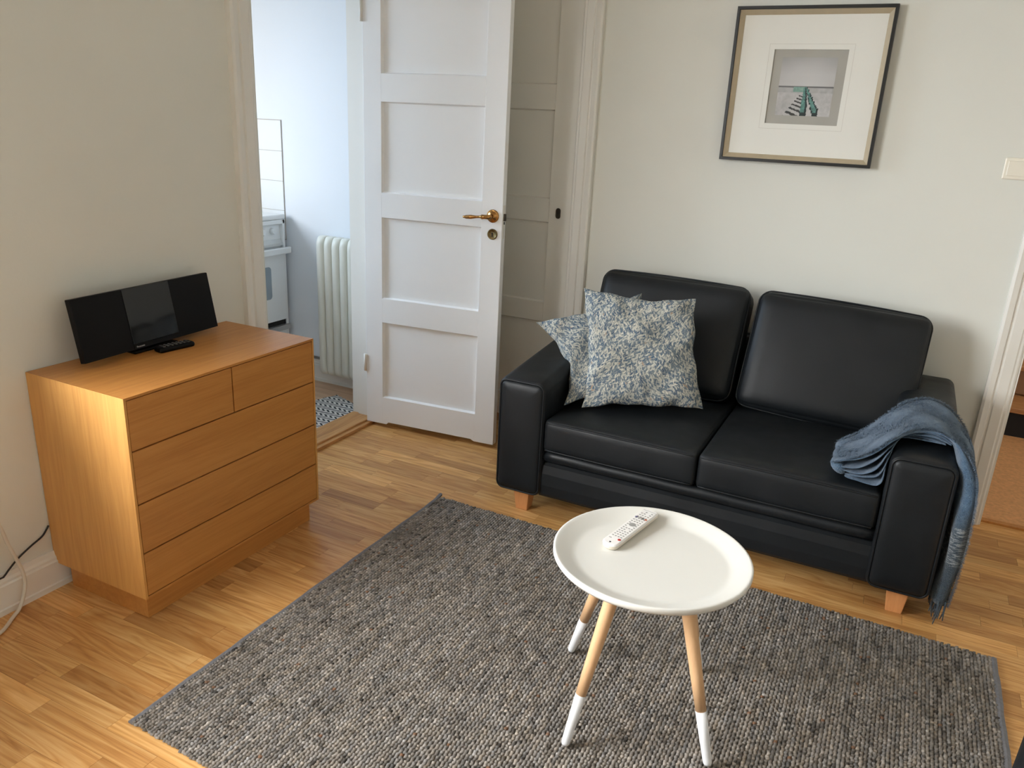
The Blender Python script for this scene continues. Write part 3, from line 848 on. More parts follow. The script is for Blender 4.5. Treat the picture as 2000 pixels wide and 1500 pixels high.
# black remote on the chest
br = thing('remote_control', (-2.205, 1.835, dz1), 'small black remote control in front of the stereo', 'remote control')
RM = Matrix.Translation((-2.188, 1.822, dz1 + .009)) @ Matrix.Rotation(math.radians(83), 4, 'Z')
o = bm_obj('body', puffbox(.135, .042, .018, .008, (0, 0, .001), (8, 5, 4)), M['blackplastic'], br, RM)
kb_ = MB()
for i in range(7):
    for j_ in range(3):
        kb_.box((-.05 + i * .0155, -.014 + j_ * .011, .0085), (-.05 + i * .0155 + .008, -.014 + j_ * .011 + .006, .0115))
tag(kb_.xform(RM).build('buttons', M['rubber'], br), kind='stuff')
kb_ = MB()
for i in range(1, 6):
    for j_ in range(3):
        kb_.box((-.049 + i * .0155, -.012 + j_ * .011, .0113), (-.049 + i * .0155 + .004, -.012 + j_ * .011 + .0022, .0118))
tag(kb_.xform(RM).build('button_marks', M['silverprint'], br), kind='stuff')

# cables by the baseboard
def smooth_path(pts, n=6):
    pts = [Vector(p) for p in pts]; out = []
    for i in range(len(pts) - 1):
        p0 = pts[max(i - 1, 0)]; p1 = pts[i]; p2 = pts[i + 1]; p3 = pts[min(i + 2, len(pts) - 1)]
        for k in range(n):
            t_ = k / n
            out.append(0.5 * ((2 * p1) + (p2 - p0) * t_ + (2 * p0 - 5 * p1 + 4 * p2 - p3) * t_ * t_ + (3 * p1 - p0 - 3 * p2 + p3) * t_ ** 3))
    out.append(pts[-1]); return out
CW1 = [(WX + .012, .95, .62), (WX + .030, 1.10, .50), (WX + .042, 1.19, .38), (-2.300, 1.219, .308), (-2.300, 1.233, .245), (-2.300, 1.250, .182), (-2.298, 1.261, .134), (-2.298, 1.262, .087), (-2.297, 1.248, .042), (-2.293, 1.228, .014), (-2.278, 1.197, .0066), (-2.250, 1.159, .0066), (-2.236, 1.130, .0066), (-2.22, 1.06, .0066), (-2.21, .90, .0066)]
tag(MB().tube(smooth_path(CW1), .0058, 10).build('power_cable', M['cablew'], smooth=True), 'white cable hanging down the left wall onto the floor', 'cable')
CB1 = [(-2.3405, 1.389, .224), (-2.339, 1.379, .213), (-2.339, 1.361, .196), (-2.339, 1.321, .180), (-2.336, 1.275, .160), (-2.330, 1.240, .141), (-2.322, 1.218, .131), (-2.320, 1.202, .130), (-2.320, 1.10, .134), (-2.33, .9, .15)]
tag(MB().tube(smooth_path(CB1), .0030, 8).build('power_cable', M['cableb'], smooth=True), 'thin black cable along the baseboard left of the chest', 'cable')

# ------------------------------------------------------------------ picture
px0, px1, pz0, pz1 = -.795, -.184, 1.440, 2.049
PYB = BY - .004
pc = thing('framed_picture', ((px0 + px1) / 2, PYB, pz0), 'square black framed beach print with a wide white mat above the sofa', 'picture')
fo, fi, fd = .016, .030, .040
def ring4(i, yv, shift=0): return [(px0 + i, yv, pz0 + i), (px1 - i, yv, pz0 + i), (px1 - i, yv, pz1 - i), (px0 + i, yv, pz1 - i)]
def frame_ring(profile, name, mat):
    mb = MB(); rings = [ring4(i, PYB - d) for (i, d) in profile]
    n = 4
    for r in rings: mb.v += r
    for k in range(len(rings)):
        a = k * 4; b = ((k + 1) % len(rings)) * 4
        for q in range(4): mb.f.append((a + q, a + (q + 1) % 4, b + (q + 1) % 4, b + q))
    return mb.build(name, mat, pc)
frame_ring([(0, 0), (0, fd), (.011, fd), (.013, fd - .004), (.013, 0)], 'outer_frame', M['framebl'])
frame_ring([(.013, .004), (.013, fd - .006), (.031, .016), (.031, .004)], 'inner_frame', M['framegold'])
mx0, mx1, mz0, mz1 = px0 + .031, px1 - .031, pz0 + .031, pz1 - .031
ix0, ix1, iz0, iz1 = -.628, -.339, 1.598, 1.888
mb = MB()
for (a, b) in (((mx0, mz0), (ix0, mz1)), ((ix1, mz0), (mx1, mz1)), ((ix0, mz0), (ix1, iz0)), ((ix0, iz1), (ix1, mz1))):
    mb.box((a[0], PYB - .013, a[1]), (b[0], PYB - .008, b[1]))
mb.build('mat_board', M['mat'], pc)
mb = MB(); e1, e2 = .020, .0212
for (a, b) in (((ix0 - e2, iz0 - e2), (ix1 + e2, iz0 - e1)), ((ix0 - e2, iz1 + e1), (ix1 + e2, iz1 + e2)), ((ix0 - e2, iz0 - e1), (ix0 - e1, iz1 + e1)), ((ix1 + e1, iz0 - e1), (ix1 + e2, iz1 + e1))):
    mb.box((a[0], PYB - .0134, a[1]), (b[0], PYB - .0128, b[1]))
mb.build('mat_groove', M['matline'], pc)
MB().box((px0 + .02, PYB - .006, pz0 + .02), (px1 - .02, PYB - .001, pz1 - .02)).build('backing', M['backing'], pc)
# the photo print: small colour grid computed here (grey sky, sea line, sand, green-topped groyne posts)
NP = 150
qx0, qx1, qz0, qz1 = ix0 + .036, ix1 - .036, iz0 + .034, iz1 - .030
uu, vv = np.meshgrid((np.arange(NP) + .5) / NP, (np.arange(NP) + .5) / NP, indexing='ij')
rs = np.random.default_rng(3)
def vnoise(n):
    g_ = rs.random((n + 2, n + 2)); a = uu * n; b = vv * n; i = a.astype(int); j_ = b.astype(int); fa = a - i; fb = b - j_
    return (g_[i, j_] * (1 - fa) + g_[i + 1, j_] * fa) * (1 - fb) + (g_[i, j_ + 1] * (1 - fa) + g_[i + 1, j_ + 1] * fa) * fb
n1, n2, n3 = vnoise(6), vnoise(24), vnoise(60)
hz_ = .50
img = np.zeros((NP, NP, 3))
sky = .46 + .10 * np.exp(-((uu - .5) ** 2) / .2) - .16 * np.clip((vv - .7) / .3, 0, 1) + .05 * n1
sand = .40 + .16 * n1 + .10 * (n2 - .5) + .05 * (n3 - .5)
sea = .36 + .12 * n2
val = np.where(vv > hz_, sky, np.where(vv > hz_ - .10, sea, sand))
val = np.where(np.abs(vv - hz_) < .012, .16, val)
img[:] = val[..., None]
dep = np.clip((hz_ - vv) / hz_, 0, 1)          # 0 at horizon, 1 at the bottom
# dark ripples in the sand left of the posts
left = (uu < .50) & (uu > .50 - .36 * dep) & (vv < hz_ - .14)
rip = np.sin((vv * 46 + uu * 20) * (1.9 - .9 * dep)) + 1.2 * (n3 - .5) > .25
img[left & rip] = .045
far = (vv < hz_) & (vv > hz_ - .085) & (uu > .28) & (uu < .48)
img[far] = np.stack([.16 + .10 * n3[far], .30 + .12 * n3[far], .25 + .11 * n3[far]], -1)
for k in range(26):
    d_ = .10 + .90 * (k / 25) ** 1.5; vb = hz_ * (1 - d_)
    for (uc, w_) in ((.495 + .02 * d_, .014 + .045 * d_), (.50 + .235 * d_, .010 + .040 * d_)):
        uc2 = uc + rs.uniform(-.010, .010); hh_ = .035 + .085 * d_ + rs.uniform(-.01, .01)
        e_ = np.abs(uu - uc2 + .02 * (n3 - .5)) < w_
        body = e_ & (vv > vb) & (vv < vb + hh_)
        img[body] = (.012, .028, .030)
        topm = e_ & (vv > vb + hh_ * .45) & (vv < vb + hh_) & (uu < uc2 + w_ * .35)
        g3 = n3[topm][:, None]
        img[topm] = np.array([.10, .25, .22]) * (.6 + .8 * g3)
verts = [(qx0 + (qx1 - qx0) * i / NP, PYB - .0066, qz0 + (qz1 - qz0) * j_ / NP) for i in range(NP + 1) for j_ in range(NP + 1)]
faces = [(i * (NP + 1) + j_, (i + 1) * (NP + 1) + j_, (i + 1) * (NP + 1) + j_ + 1, i * (NP + 1) + j_ + 1) for i in range(NP) for j_ in range(NP)]
me = bpy.data.meshes.new('photo_print'); me.from_pydata(verts, [], faces)
at = me.color_attributes.new('ink', 'FLOAT_COLOR', 'CORNER')
cols = np.repeat(np.concatenate([img.reshape(-1, 3), np.ones((NP * NP, 1))], 1), 4, 0).astype(np.float32)
at.data.foreach_set('color', cols.ravel())
link_mesh('photo_print', me, M['print'], pc)
MB().box((px0 + .030, PYB - .0185, pz0 + .030), (px1 - .030, PYB - .0165, pz1 - .030)).build('glazing', M['glass'], pc)

# light switch
sw = thing('light_switch', (.335, BY, 1.43), 'cream light switch on the back wall at the right edge', 'light switch')
MB().box((.284, BY - .010, 1.432), (.370, BY, 1.512)).build('plate', M['switch'], sw, bevel=.004)
MB().box((.296, BY - .016, 1.445), (.358, BY - .009, 1.500)).build('rocker', M['switch'], sw, bevel=.002)

# ------------------------------------------------------------------ rug
R0, R1, RY0, RY1 = -1.583, .485, 1.076, 2.612
rug = thing('woven_rug', ((R0 + R1) / 2, (RY0 + RY1) / 2, 0), 'grey and brown chunky woven wool rug under the round table', 'rug')
NR = 197; pitch = (R1 - R0) / NR; bp_ = .0098
NB = int((RY1 - RY0) / bp_); SPB = 3; NS = NB * SPB + 1
ys = np.linspace(0, 1, NS)
prof_a = np.radians([0, 50, 130, 180])
xs_all = R0 + pitch * (np.arange(NR) + .5)
Vv = np.zeros((NR, NS, 4, 3), np.float32); Cc = np.zeros((NR, NS, 4, 4), np.float32); Cc[..., 3] = 1
for r_ in range(NR):
    xc = xs_all[r_]
    y0 = RY0 - .105 * (xc - R0) * 0.35 + nrng.normal(0, .002); y1 = RY1 - .012 * (xc - R0) + nrng.normal(0, .0015)
    y_ = y0 + (y1 - y0) * ys
    ph0 = nrng.random() * 6.28
    k = np.arange(NS) / SPB
    jit = np.repeat(nrng.normal(0, 1, NB + 1), SPB)[:NS]
    bmpv = np.abs(np.sin(PI * k + ph0)) ** .6
    rad = pitch * (.36 + .21 * bmpv + .03 * jit)
    hgt = .0046 + .0066 * bmpv + .0008 * jit
    side = .0011 * np.sign(np.sin(PI * k + ph0)) + .0006 * jit
    for a_i, a in enumerate(prof_a):
        Vv[r_, :, a_i, 0] = xc + side + rad * math.cos(a) * -1
        Vv[r_, :, a_i, 1] = y_ + .0014 * (a_i - 1.5)
        Vv[r_, :, a_i, 2] = .0025 + hgt * math.sin(a)
    # wool colour along the yarn: slow and fast variation
    nb = NB + 2
    slow = np.convolve(nrng.normal(0, 1, nb + 14), np.ones(7) / 7 ** .5, 'same')[7:7 + nb]
    fast = nrng.normal(0, 1, nb)
    tone = .200 + .032 * slow + .040 * fast
    spk = nrng.random(nb)
    tone = np.where(spk > .975, tone + .13, tone); tone = np.where(spk < .024, tone * .42, tone)
    tone = np.clip(tone, .05, .60)
    warm = np.clip(.5 + .25 * np.convolve(nrng.normal(0, 1, nb + 8), np.ones(5) / 5 ** .5, 'same')[4:4 + nb], 0, 1.2)
    colr = np.stack([tone * (1.05 + .12 * warm), tone * (1.0 + .02 * warm), tone * (.95 - .10 * warm)], 1)
    rust = nrng.random(nb) > .996
    colr[rust] = (.21, .12, .075)
    idx = np.floor(k + ph0 / PI).astype(int) - int(ph0 / PI)
    Cc[r_, :, :, :3] = colr[np.clip(idx, 0, nb - 1)][:, None, :]
me = bpy.data.meshes.new('wool_rows')
nv = NR * NS * 4
me.vertices.add(nv); me.vertices.foreach_set('co', Vv.reshape(-1))
ri, si, ai = np.meshgrid(np.arange(NR), np.arange(NS - 1), np.arange(3), indexing='ij')
base_i = (ri * NS + si) * 4 + ai
quads = np.stack([base_i, base_i + 1, base_i + 5, base_i + 4], -1).reshape(-1, 4)
# end caps
e0 = (np.arange(NR) * NS) * 4; e1 = e0 + (NS - 1) * 4
caps = np.concatenate([np.stack([e0 + 3, e0 + 2, e0 + 1, e0], -1), np.stack([e1, e1 + 1, e1 + 2, e1 + 3], -1)])
quads = np.concatenate([quads, caps]).astype(np.int32)
me.loops.add(quads.size); me.loops.foreach_set('vertex_index', quads.ravel())
me.polygons.add(len(quads)); me.polygons.foreach_set('loop_start', np.arange(0, quads.size, 4, dtype=np.int32))
me.polygons.foreach_set('use_smooth', np.ones(len(quads), bool))
me.update(calc_edges=True)
at = me.color_attributes.new('wool', 'FLOAT_COLOR', 'POINT'); at.data.foreach_set('color', Cc.reshape(-1))
o = link_mesh('wool_rows', me, M['wool'], rug); tag(o, kind='stuff')
MB().add([(R0 - .004, RY0 + .012, .0005), (R1 + .004, RY0 - .066, .0005), (R1 + .004, RY1 - .03, .0005), (R0 - .004, RY1 - .006, .0005), (R0 - .004, RY0 + .012, .003), (R1 + .004, RY0 - .066, .003), (R1 + .004, RY1 - .03, .003), (R0 - .004, RY1 - .006, .003)],
         [(0, 3, 2, 1), (4, 5, 6, 7), (0, 1, 5, 4), (1, 2, 6, 5), (2, 3, 7, 6), (3, 0, 4, 7)]).build('backing', M['hem'], rug)
def hemstrip(x0, x1, ya, yb):
    mb = MB(); rings = []
    for i in range(40):
        t_ = i / 39; yy = ya + (yb - ya) * t_; wob = .0012 * math.sin(t_ * 37) + .0008 * math.sin(t_ * 91)
        lift = .010 * max(0, (t_ - .96) / .04) ** 2 if x0 < 0 else 0
        rings.append([(x0 + wob, yy, .001 + lift), (x1 + wob, yy, .001 + lift), (x1 + wob, yy, .010 + lift), ((x0 + x1) / 2 + wob, yy, .012 + lift), (x0 + wob, yy, .007 + lift)])
    mb.loft(rings).build('binding', M['hem'], rug, smooth=False)
hemstrip(R0 - .014, R0 + .002, RY0 - .002, RY1 + .010)
hemstrip(R1 - .004, R1 + .015, RY0 - .07, RY1 - .024)

# ------------------------------------------------------------------ sofa
sf = thing('sofa', (-.53, 3.1, 0), 'black leather two-seat sofa against the back wall', 'sofa')
AX = ((-1.355, -1.150), (.086, .288))
SFY, SBY = 2.674, 3.585
def arm_ring(x0, x1, yv, shrink=0.0, r=.036):
    zt = .583 + (.052 * min(1, (yv - SFY) / .55) if yv > SFY else 0)
    zb = .093
    cx, cz = (x0 + x1) / 2, (zt + zb) / 2
    return [(cx + a, yv, cz + b) for a, b in rrect(x1 - x0 - 2 * shrink, zt - zb - 2 * shrink, max(.006, r - shrink), 6)]
for (x0, x1) in AX:
    mb = MB()
    rings = [arm_ring(x0, x1, SFY + .0, .010), arm_ring(x0, x1, SFY + .002, .004), arm_ring(x0, x1, SFY + .010, 0)]
    for k in range(1, 14): rings.append(arm_ring(x0, x1, SFY + .010 + (SBY - SFY - .03) * k / 13, 0))
    rings.append(arm_ring(x0, x1, SBY - .006, .006)); rings.append(arm_ring(x0, x1, SBY, .02))
    a = mb.loft(rings).build('arm', M['leather'], sf, smooth=True)
    pts = arm_ring(x0, x1, SFY - .001, .008)
    MB().tube(pts, .0042, 6, closed=True).build('piping', M['leather'], a, smooth=True)
    mb = MB(); rr = []
    for (dyv, sh) in ((.004, .010), (-.004, .013), (-.009, .022), (-.012, .040), (-.0135, .065)): rr.append(arm_ring(x0, x1, SFY + dyv, sh, .036))
    mb.loft(rr).build('front_panel', M['leather'], a, smooth=True)
ix_0, ix_1 = AX[0][1], AX[1][0]
# base with the front border and the roll
mb = MB(); rings = []
prof = [(SFY + .035, .095), (SFY + .018, .098), (SFY + .012, .110), (SFY + .009, .15), (SFY + .010, .20), (SFY + .016, .236), (SFY + .030, .246), (SFY + .06, .25), (3.5, .25), (3.5, .095)]
mb.loft([[(x_, y_, z_) for (y_, z_) in prof] for x_ in (ix_0 - .01, (ix_0 + ix_1) / 2, ix_1 + .01)])
mb.build('base', M['leather'], sf, smooth=False)
rl = []
for i in range(25):
    x_ = ix_0 - .005 + (ix_1 - ix_0 + .01) * i / 24
    rl.append([(x_, SFY + .044 + .030 * math.cos(a), .272 + .027 * math.sin(a) + .0012 * math.sin(x_ * 23)) for a in np.linspace(0, 2 * PI, 14, endpoint=False)])
MB().loft(rl).build('front_roll', M['leather'], sf, smooth=True)
MB().box((ix_0 - .01, 3.50, .10), (ix_1 + .01, SBY, .70)).build('back_frame', M['leather'], sf, bevel=.02)
# seat cushions
mid = (ix_0 + ix_1) / 2
for k, (x0, x1) in enumerate(((ix_0 + .002, mid - .002), (mid + .002, ix_1 - .002))):
    w_, d_, h_ = x1 - x0, 3.42 - SFY, .138
    cx, cy, cz = (x0 + x1) / 2, (3.42 + SFY) / 2 - .004, .298 + h_ / 2
    Mx = Matrix.Translation((cx, cy, cz)) @ Matrix.Rotation(math.radians(-.4), 4, 'X')
    o = bm_obj('seat_cushion', puffbox(w_, d_, h_, .020, (.0, .006, .012), (18, 18, 7), .0025, 20 + k), M['leather'], sf, Mx)
    for zz in (h_ / 2 - .012, -h_ / 2 + .012):
        pts = [(a, -d_ / 2 - .0015 - .004 * max(0, 1 - (2 * a / w_) ** 2), zz + .006 * max(0, 1 - (2 * a / w_) ** 2) * (.8 if zz > 0 else 0)) for a in np.linspace(-w_ / 2 + .012, w_ / 2 - .012, 24)]
        MB().tube(pts, .0032, 6).xform(Mx).build('piping', M['leather'], o, smooth=True)
# back cushions
def back_cushion(cx, wd, ht, roll, yawd, seed, zc=.668, yc=3.405, tiltd=-22):
    th = .185
    Mx = Matrix.Translation((cx, yc, zc)) @ Matrix.Rotation(math.radians(yawd), 4, 'Z') @ Matrix.Rotation(math.radians(roll), 4, 'Y') @ Matrix.Rotation(math.radians(tiltd), 4, 'X')
    o = bm_obj('back_cushion', puffbox(wd, th, ht, .045, (.0, .028, .008), (20, 8, 16), .004, seed), M['leather'], sf, Mx)
    # welt around the front face
    pts = [(a, -th / 2 + .030, b) for a, b in rrect(wd - .004, ht - .002, .05, 8)]
    pts2 = []
    for i in range(len(pts)):
        p, q = Vector(pts[i]), Vector(pts[(i + 1) % len(pts)])
        n = max(1, int((q - p).length / .03))
        for k in range(n):
            c_ = p.lerp(q, k / n); pts2.append((c_.x, c_.y, c_.z + .007 * (1 - (2 * c_.x / wd) ** 2) * (1 if c_.z > 0 else -1) * (1 if abs(c_.z) > ht / 2 - .02 else 0)))
    MB().tube(pts2, .0036, 6, closed=True).xform(Mx).build('piping', M['leather'], o, smooth=True)
back_cushion(-.885, .672, .50, 0.6, 0, 31)
back_cushion(-.185, .672, .50, 2.2, 0, 34, .655)
# legs
for (lx, ly) in ((-1.245, 2.735), (.195, 2.735), (-1.245, 3.50), (.195, 3.50)):
    s0, s1 = .036, .026
    r0 = [(lx - s1, ly - s1, 0), (lx + s1, ly - s1, 0), (lx + s1, ly + s1, 0), (lx - s1, ly + s1, 0)]
    r1 = [(lx - s0, ly - s0, .096), (lx + s0, ly - s0, .096), (lx + s0, ly + s0, .096), (lx - s0, ly + s0, .096)]
    MB().loft([r0, r1]).build('leg', M['sofaleg'], sf, bevel=.003)

# ------------------------------------------------------------------ leaf print pillows
def pillow(TLc, TRc, BRc, BLc, label, seed, thick=.13, pin=(.10, .10, .10, .07)):
    W = (TRc + BRc - TLc - BLc) / 2; U = (TLc + TRc - BLc - BRc) / 2
    Nn = np.array((U.cross(W) * -1).normalized())
    rs_ = np.random.default_rng(seed)
    ph2 = rs_.uniform(0, 6.28, 8); fr2 = rs_.uniform(3, 8, (8, 2)) * rs_.choice([-1, 1], (8, 2))
    c4 = [np.array(c_) for c_ in (BLc, BRc, TLc, TRc)]; Wa, Ua = np.array(W), np.array(U)
    def side(s_, N_):
        u, v = np.meshgrid(np.linspace(-1, 1, N_ + 1), np.linspace(-1, 1, N_ + 1), indexing='ij')
        au, av = np.abs(u), np.abs(v); mx_ = np.maximum(au, av)
        pu = 1 - np.where(u < 0, pin[0], pin[1]) * (1 - v * v) * au ** 3; pv = 1 - np.where(v > 0, pin[2], pin[3]) * (1 - u * u) * av ** 3
        h = np.clip((1 - u ** 4) * (1 - v ** 4), 0, 1) ** .55 * (1 - .35 * (au * av) ** 1.2)
        wv = sum(np.sin(fr2[k][0] * u + fr2[k][1] * v + ph2[k]) for k in range(8)) / 8
        z = s_ * thick / 2 * h * (1 + .20 * wv) + .010 * wv * (1 - .3 * h)
        z = z + s_ * .007 * np.sin(9 * u + 4 * v + seed) * (au ** 2 + av ** 2) / 2 * (1 - mx_ ** 8)
        z = z + .006 * np.sin(13 * u - 6 * v + seed) * au * av + s_ * .005 * np.sin(17 * np.arctan2(v, u) + seed) * mx_ ** 3 * (1 - mx_ ** 10)
        ua, va = (u * pu + 1) / 2, (v * pv + 1) / 2
        P = ((1 - ua) * (1 - va))[..., None] * c4[0] + (ua * (1 - va))[..., None] * c4[1] + ((1 - ua) * va)[..., None] * c4[2] + (ua * va)[..., None] * c4[3]
        P = P + (.012 * wv + .006 * np.sin(11 * v + seed))[..., None] * Wa + (.008 * np.sin(5 * u + seed) + .005 * np.sin(13 * u + 2 * seed))[..., None] * Ua + z[..., None] * Nn
        i, j_ = np.meshgrid(np.arange(N_), np.arange(N_), indexing='ij'); b0 = i * (N_ + 1) + j_
        q = np.stack([b0, b0 + N_ + 1, b0 + N_ + 2, b0 + 1], -1).reshape(-1, 4)
        if s_ < 0: q = q[:, ::-1]
        return P.reshape(-1, 3), q
    NF, NBk = 300, 60
    Pf, qf = side(1, NF); Pb, qb = side(-1, NBk)
    pr = leaf_print(NF + 1, seed + 40)
    Cf = pr.reshape(-1, 3); Cb = pr[::5, ::5].reshape(-1, 3)
    P = np.concatenate([Pf, Pb]).astype(np.float32); Q = np.concatenate([qf, qb + len(Pf)]).astype(np.int32)
    me = bpy.data.meshes.new('throw_pillow')
    me.vertices.add(len(P)); me.vertices.foreach_set('co', P.ravel())
    me.loops.add(Q.size); me.loops.foreach_set('vertex_index', Q.ravel())
    me.polygons.add(len(Q)); me.polygons.foreach_set('loop_start', np.arange(0, Q.size, 4, dtype=np.int32))
    me.polygons.foreach_set('use_smooth', np.ones(len(Q), bool)); me.update(calc_edges=True)
    at = me.color_attributes.new('dye', 'FLOAT_COLOR', 'POINT')
    at.data.foreach_set('color', np.concatenate([np.concatenate([Cf, Cb]), np.ones((len(P), 1))], 1).astype(np.float32).ravel())
    return tag(link_mesh('throw_pillow', me, M['leaf']), label, 'pillow', 'leaf print pillows on the sofa')
V3 = Vector
pillow(V3((-1.161, 3.02, .914)), V3((-.714, 3.14, .904)), V3((-.609, 3.06, .472)), V3((-1.055, 2.843, .457)), 'blue and cream leaf print pillow in front, square to the camera', 4)
pillow(V3((-1.364, 3.0, .738)), V3((-.980, 3.25, .872)), V3((-.80, 3.17, .52)), V3((-1.122, 2.80, .468)), 'blue and cream leaf print pillow tucked behind, leaning over the sofa arm', 9, .085, (.34, .08, .10, .10))

# ------------------------------------------------------------------ throw over the right arm
tb = thing('throw_blanket', (.2, 2.9, .6), 'folded blue mohair throw with fringe over the right sofa arm', 'blanket')
PATH = [(-.085, .500, 2.715, 2.925), (-.055, .520, 2.70, 2.95), (-.010, .545, 2.690, 2.99), (.040, .590, 2.680, 3.02), (.085, .632, 2.700, 3.07), (.135, .652, 2.765, 3.12), (.190, .656, 2.785, 3.15), (.245, .648, 2.760, 3.12),
        (.292, .625, 2.715, 3.04), (.326, .580, 2.690, 2.98), (.345, .515, 2.680, 2.95), (.354, .43, 2.678, 2.93), (.357, .34, 2.678, 2.925), (.356, .25, 2.680, 2.92), (.352, .16, 2.682, 2.91), (.347, .085, 2.684, 2.90)]
def spl(vals, t_):
    n = len(vals) - 1; x = min(max(t_, 0), 1) * n; i = min(int(x), n - 1); f_ = x - i
    g_ = lambda k: vals[min(max(k, 0), n)]
    p0, p1, p2, p3 = g_(i - 1), g_(i), g_(i + 1), g_(i + 2)
    return .5 * (2 * p1 + (p2 - p0) * f_ + (2 * p0 - 5 * p1 + 4 * p2 - p3) * f_ * f_ + (3 * p1 - p0 - 3 * p2 + p3) * f_ ** 3)
# lowest layer of the bundle hugs the seat and the inside of the arm
BOT = [(-.040, .462, 2.715, 2.925), (-.010, .459, 2.70, 2.95), (.035, .459, 2.690, 2.99), (.066, .478, 2.680, 3.02), (.074, .545, 2.700, 3.07), (.092, .606, 2.765, 3.12)]
def mkpath(f_):
    P = []
    for i, p in enumerate(PATH):
        if i < len(BOT): P.append(tuple(a * (1 - f_) + b * f_ for a, b in zip(p, BOT[i])))
        else: P.append((p[0], p[1] - .040 * f_ * max(0, 1 - (i - 6) / 4), p[2], p[3]))
    return [[p[k] for p in P] for k in range(4)]
PX = mkpath(0)
def pathpt(t_, px=None): return tuple(spl((px or PX)[k], t_) for k in range(4))
def sheet(f_, th0, th1, t0, t1, ins, seed, name):
    """one layer of the fold: f_ 0 = top surface, 1 = lowest layer; thickness th0 on the seat to th1 on the hanging side"""
    mb = MB(); n = 64; m = 18; rs_ = np.random.default_rng(seed); ph3 = rs_.uniform(0, 6.28, 6)
    px = mkpath(f_); rings = []
    for i in range(n + 1):
        t_ = t0 + (t1 - t0) * i / n
        x, z, ya, yb = pathpt(t_, px); x2, z2, _, _ = pathpt(min(t_ + .01, 1), px); x1, z1, _, _ = pathpt(max(t_ - .01, 0), px)
        tx, tz = x2 - x1, z2 - z1; L = math.hypot(tx, tz) or 1; nx, nz = -tz / L, tx / L
        k_ = min(1, max(0, (t_ - .45) / .2)); th = th0 + (th1 - th0) * k_ * k_ * (3 - 2 * k_)
        th *= min(1, .55 + 12 * min(t_ - t0, t1 - t_ + .02))
        ring = []
        ya += ins + .005 * math.sin(t_ * 25 + ph3[0]); yb -= ins
        for (sgn) in (0, 1):
            for j_ in range(m + 1):
                jj = j_ if sgn == 0 else m - j_
                v = .5 - .5 * math.cos(PI * jj / m); e = min(v, 1 - v) * 2
                rnd_ = (1 - (1 - min(1, e * 4)) ** 2) ** .5
                hh = .004 * math.sin(t_ * 30 + 9 * v + ph3[1]) + .003 * math.sin(t_ * 12 - 14 * v + ph3[2])
                d = (th / 2) - (th / 2) * (1 if sgn == 0 else -1) * (0.10 + .90 * rnd_) - hh * min(1, th / .012)
                ring.append((x - nx * d, ya + (yb - ya) * v, z - nz * d))
        rings.append(ring)
    return mb.loft(rings).build(name, M['throw'], tb, smooth=True)
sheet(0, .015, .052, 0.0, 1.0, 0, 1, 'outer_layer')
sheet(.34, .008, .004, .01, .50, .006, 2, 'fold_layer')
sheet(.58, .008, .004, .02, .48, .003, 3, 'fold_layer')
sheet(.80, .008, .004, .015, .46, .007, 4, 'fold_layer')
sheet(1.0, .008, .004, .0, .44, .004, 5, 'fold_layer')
# rolled edge closing the layers at the inner end
rings = []
for k in range(13):
    v = k / 12; y_ = 2.718 + (2.925 - 2.718) * v; q = .9 + .1 * math.sin(k * 1.3)
    rings.append([(-.066 + .024 * q * math.cos(a) - .012 * math.sin(a), y_, .483 + .024 * q * math.sin(a)) for a in np.linspace(0, 2 * PI, 16, endpoint=False)])
MB().loft(rings).build('rolled_edge', M['throw'], tb, smooth=True)
# fringe strands
for k in range(44):
    y_ = 2.686 + .212 * k / 43 + rnd.uniform(-.003, .003); x_ = .343 - rnd.uniform(0, .045) ; L = rnd.uniform(.055, .078)
    pts = [(x_, y_, .100), (x_ + rnd.uniform(-.004, .004), y_ + rnd.uniform(-.004, .004), .095 - L * .5), (x_ + rnd.uniform(-.010, .008), y_ + rnd.uniform(-.010, .008), .088 - L)]
    MB().tube(pts, [.0038, .0030, .0018], 5).build('fringe', M['throw'], tb, smooth=True)
# mohair fuzz
fz = MB()
for k in range(16000):
    t_ = rnd.random(); v = rnd.random()
    if rnd.random() < .25: v = rnd.choice((0.0, .02, .98, 1.0))
    x, z, ya, yb = pathpt(t_); x2, z2, _, _ = pathpt(min(t_ + .01, 1)); x1, z1, _, _ = pathpt(max(t_ - .01, 0))
    L = math.hypot(x2 - x1, z2 - z1) or 1; nx, nz = -(z2 - z1) / L, (x2 - x1) / L; tx, tz = nz, -nx
    p = Vector((x - nx * .003, ya + (yb - ya) * v, z - nz * .003)); ln = rnd.uniform(.007, .020); a = rnd.uniform(0, 6.28)
    tan = Vector((tx * math.cos(a), math.sin(a), tz * math.cos(a)))
    out_ = Vector((nx, 0, nz)); sd_ = tan.cross(out_).normalized() * .0006
    q = p + out_ * (ln * .35) + tan * ln * .5; e = p + out_ * (ln * .45) + tan * ln
    n = len(fz.v); fz.v += [tuple(p - sd_), tuple(p + sd_), tuple(q + sd_), tuple(q - sd_), tuple(e)]
    fz.f += [(n, n + 1, n + 2, n + 3), (n + 3, n + 2, n + 4)]
me = fz.mesh('fuzz', fix=False); tag(link_mesh('fuzz', me, M['throw'], tb), kind='stuff')

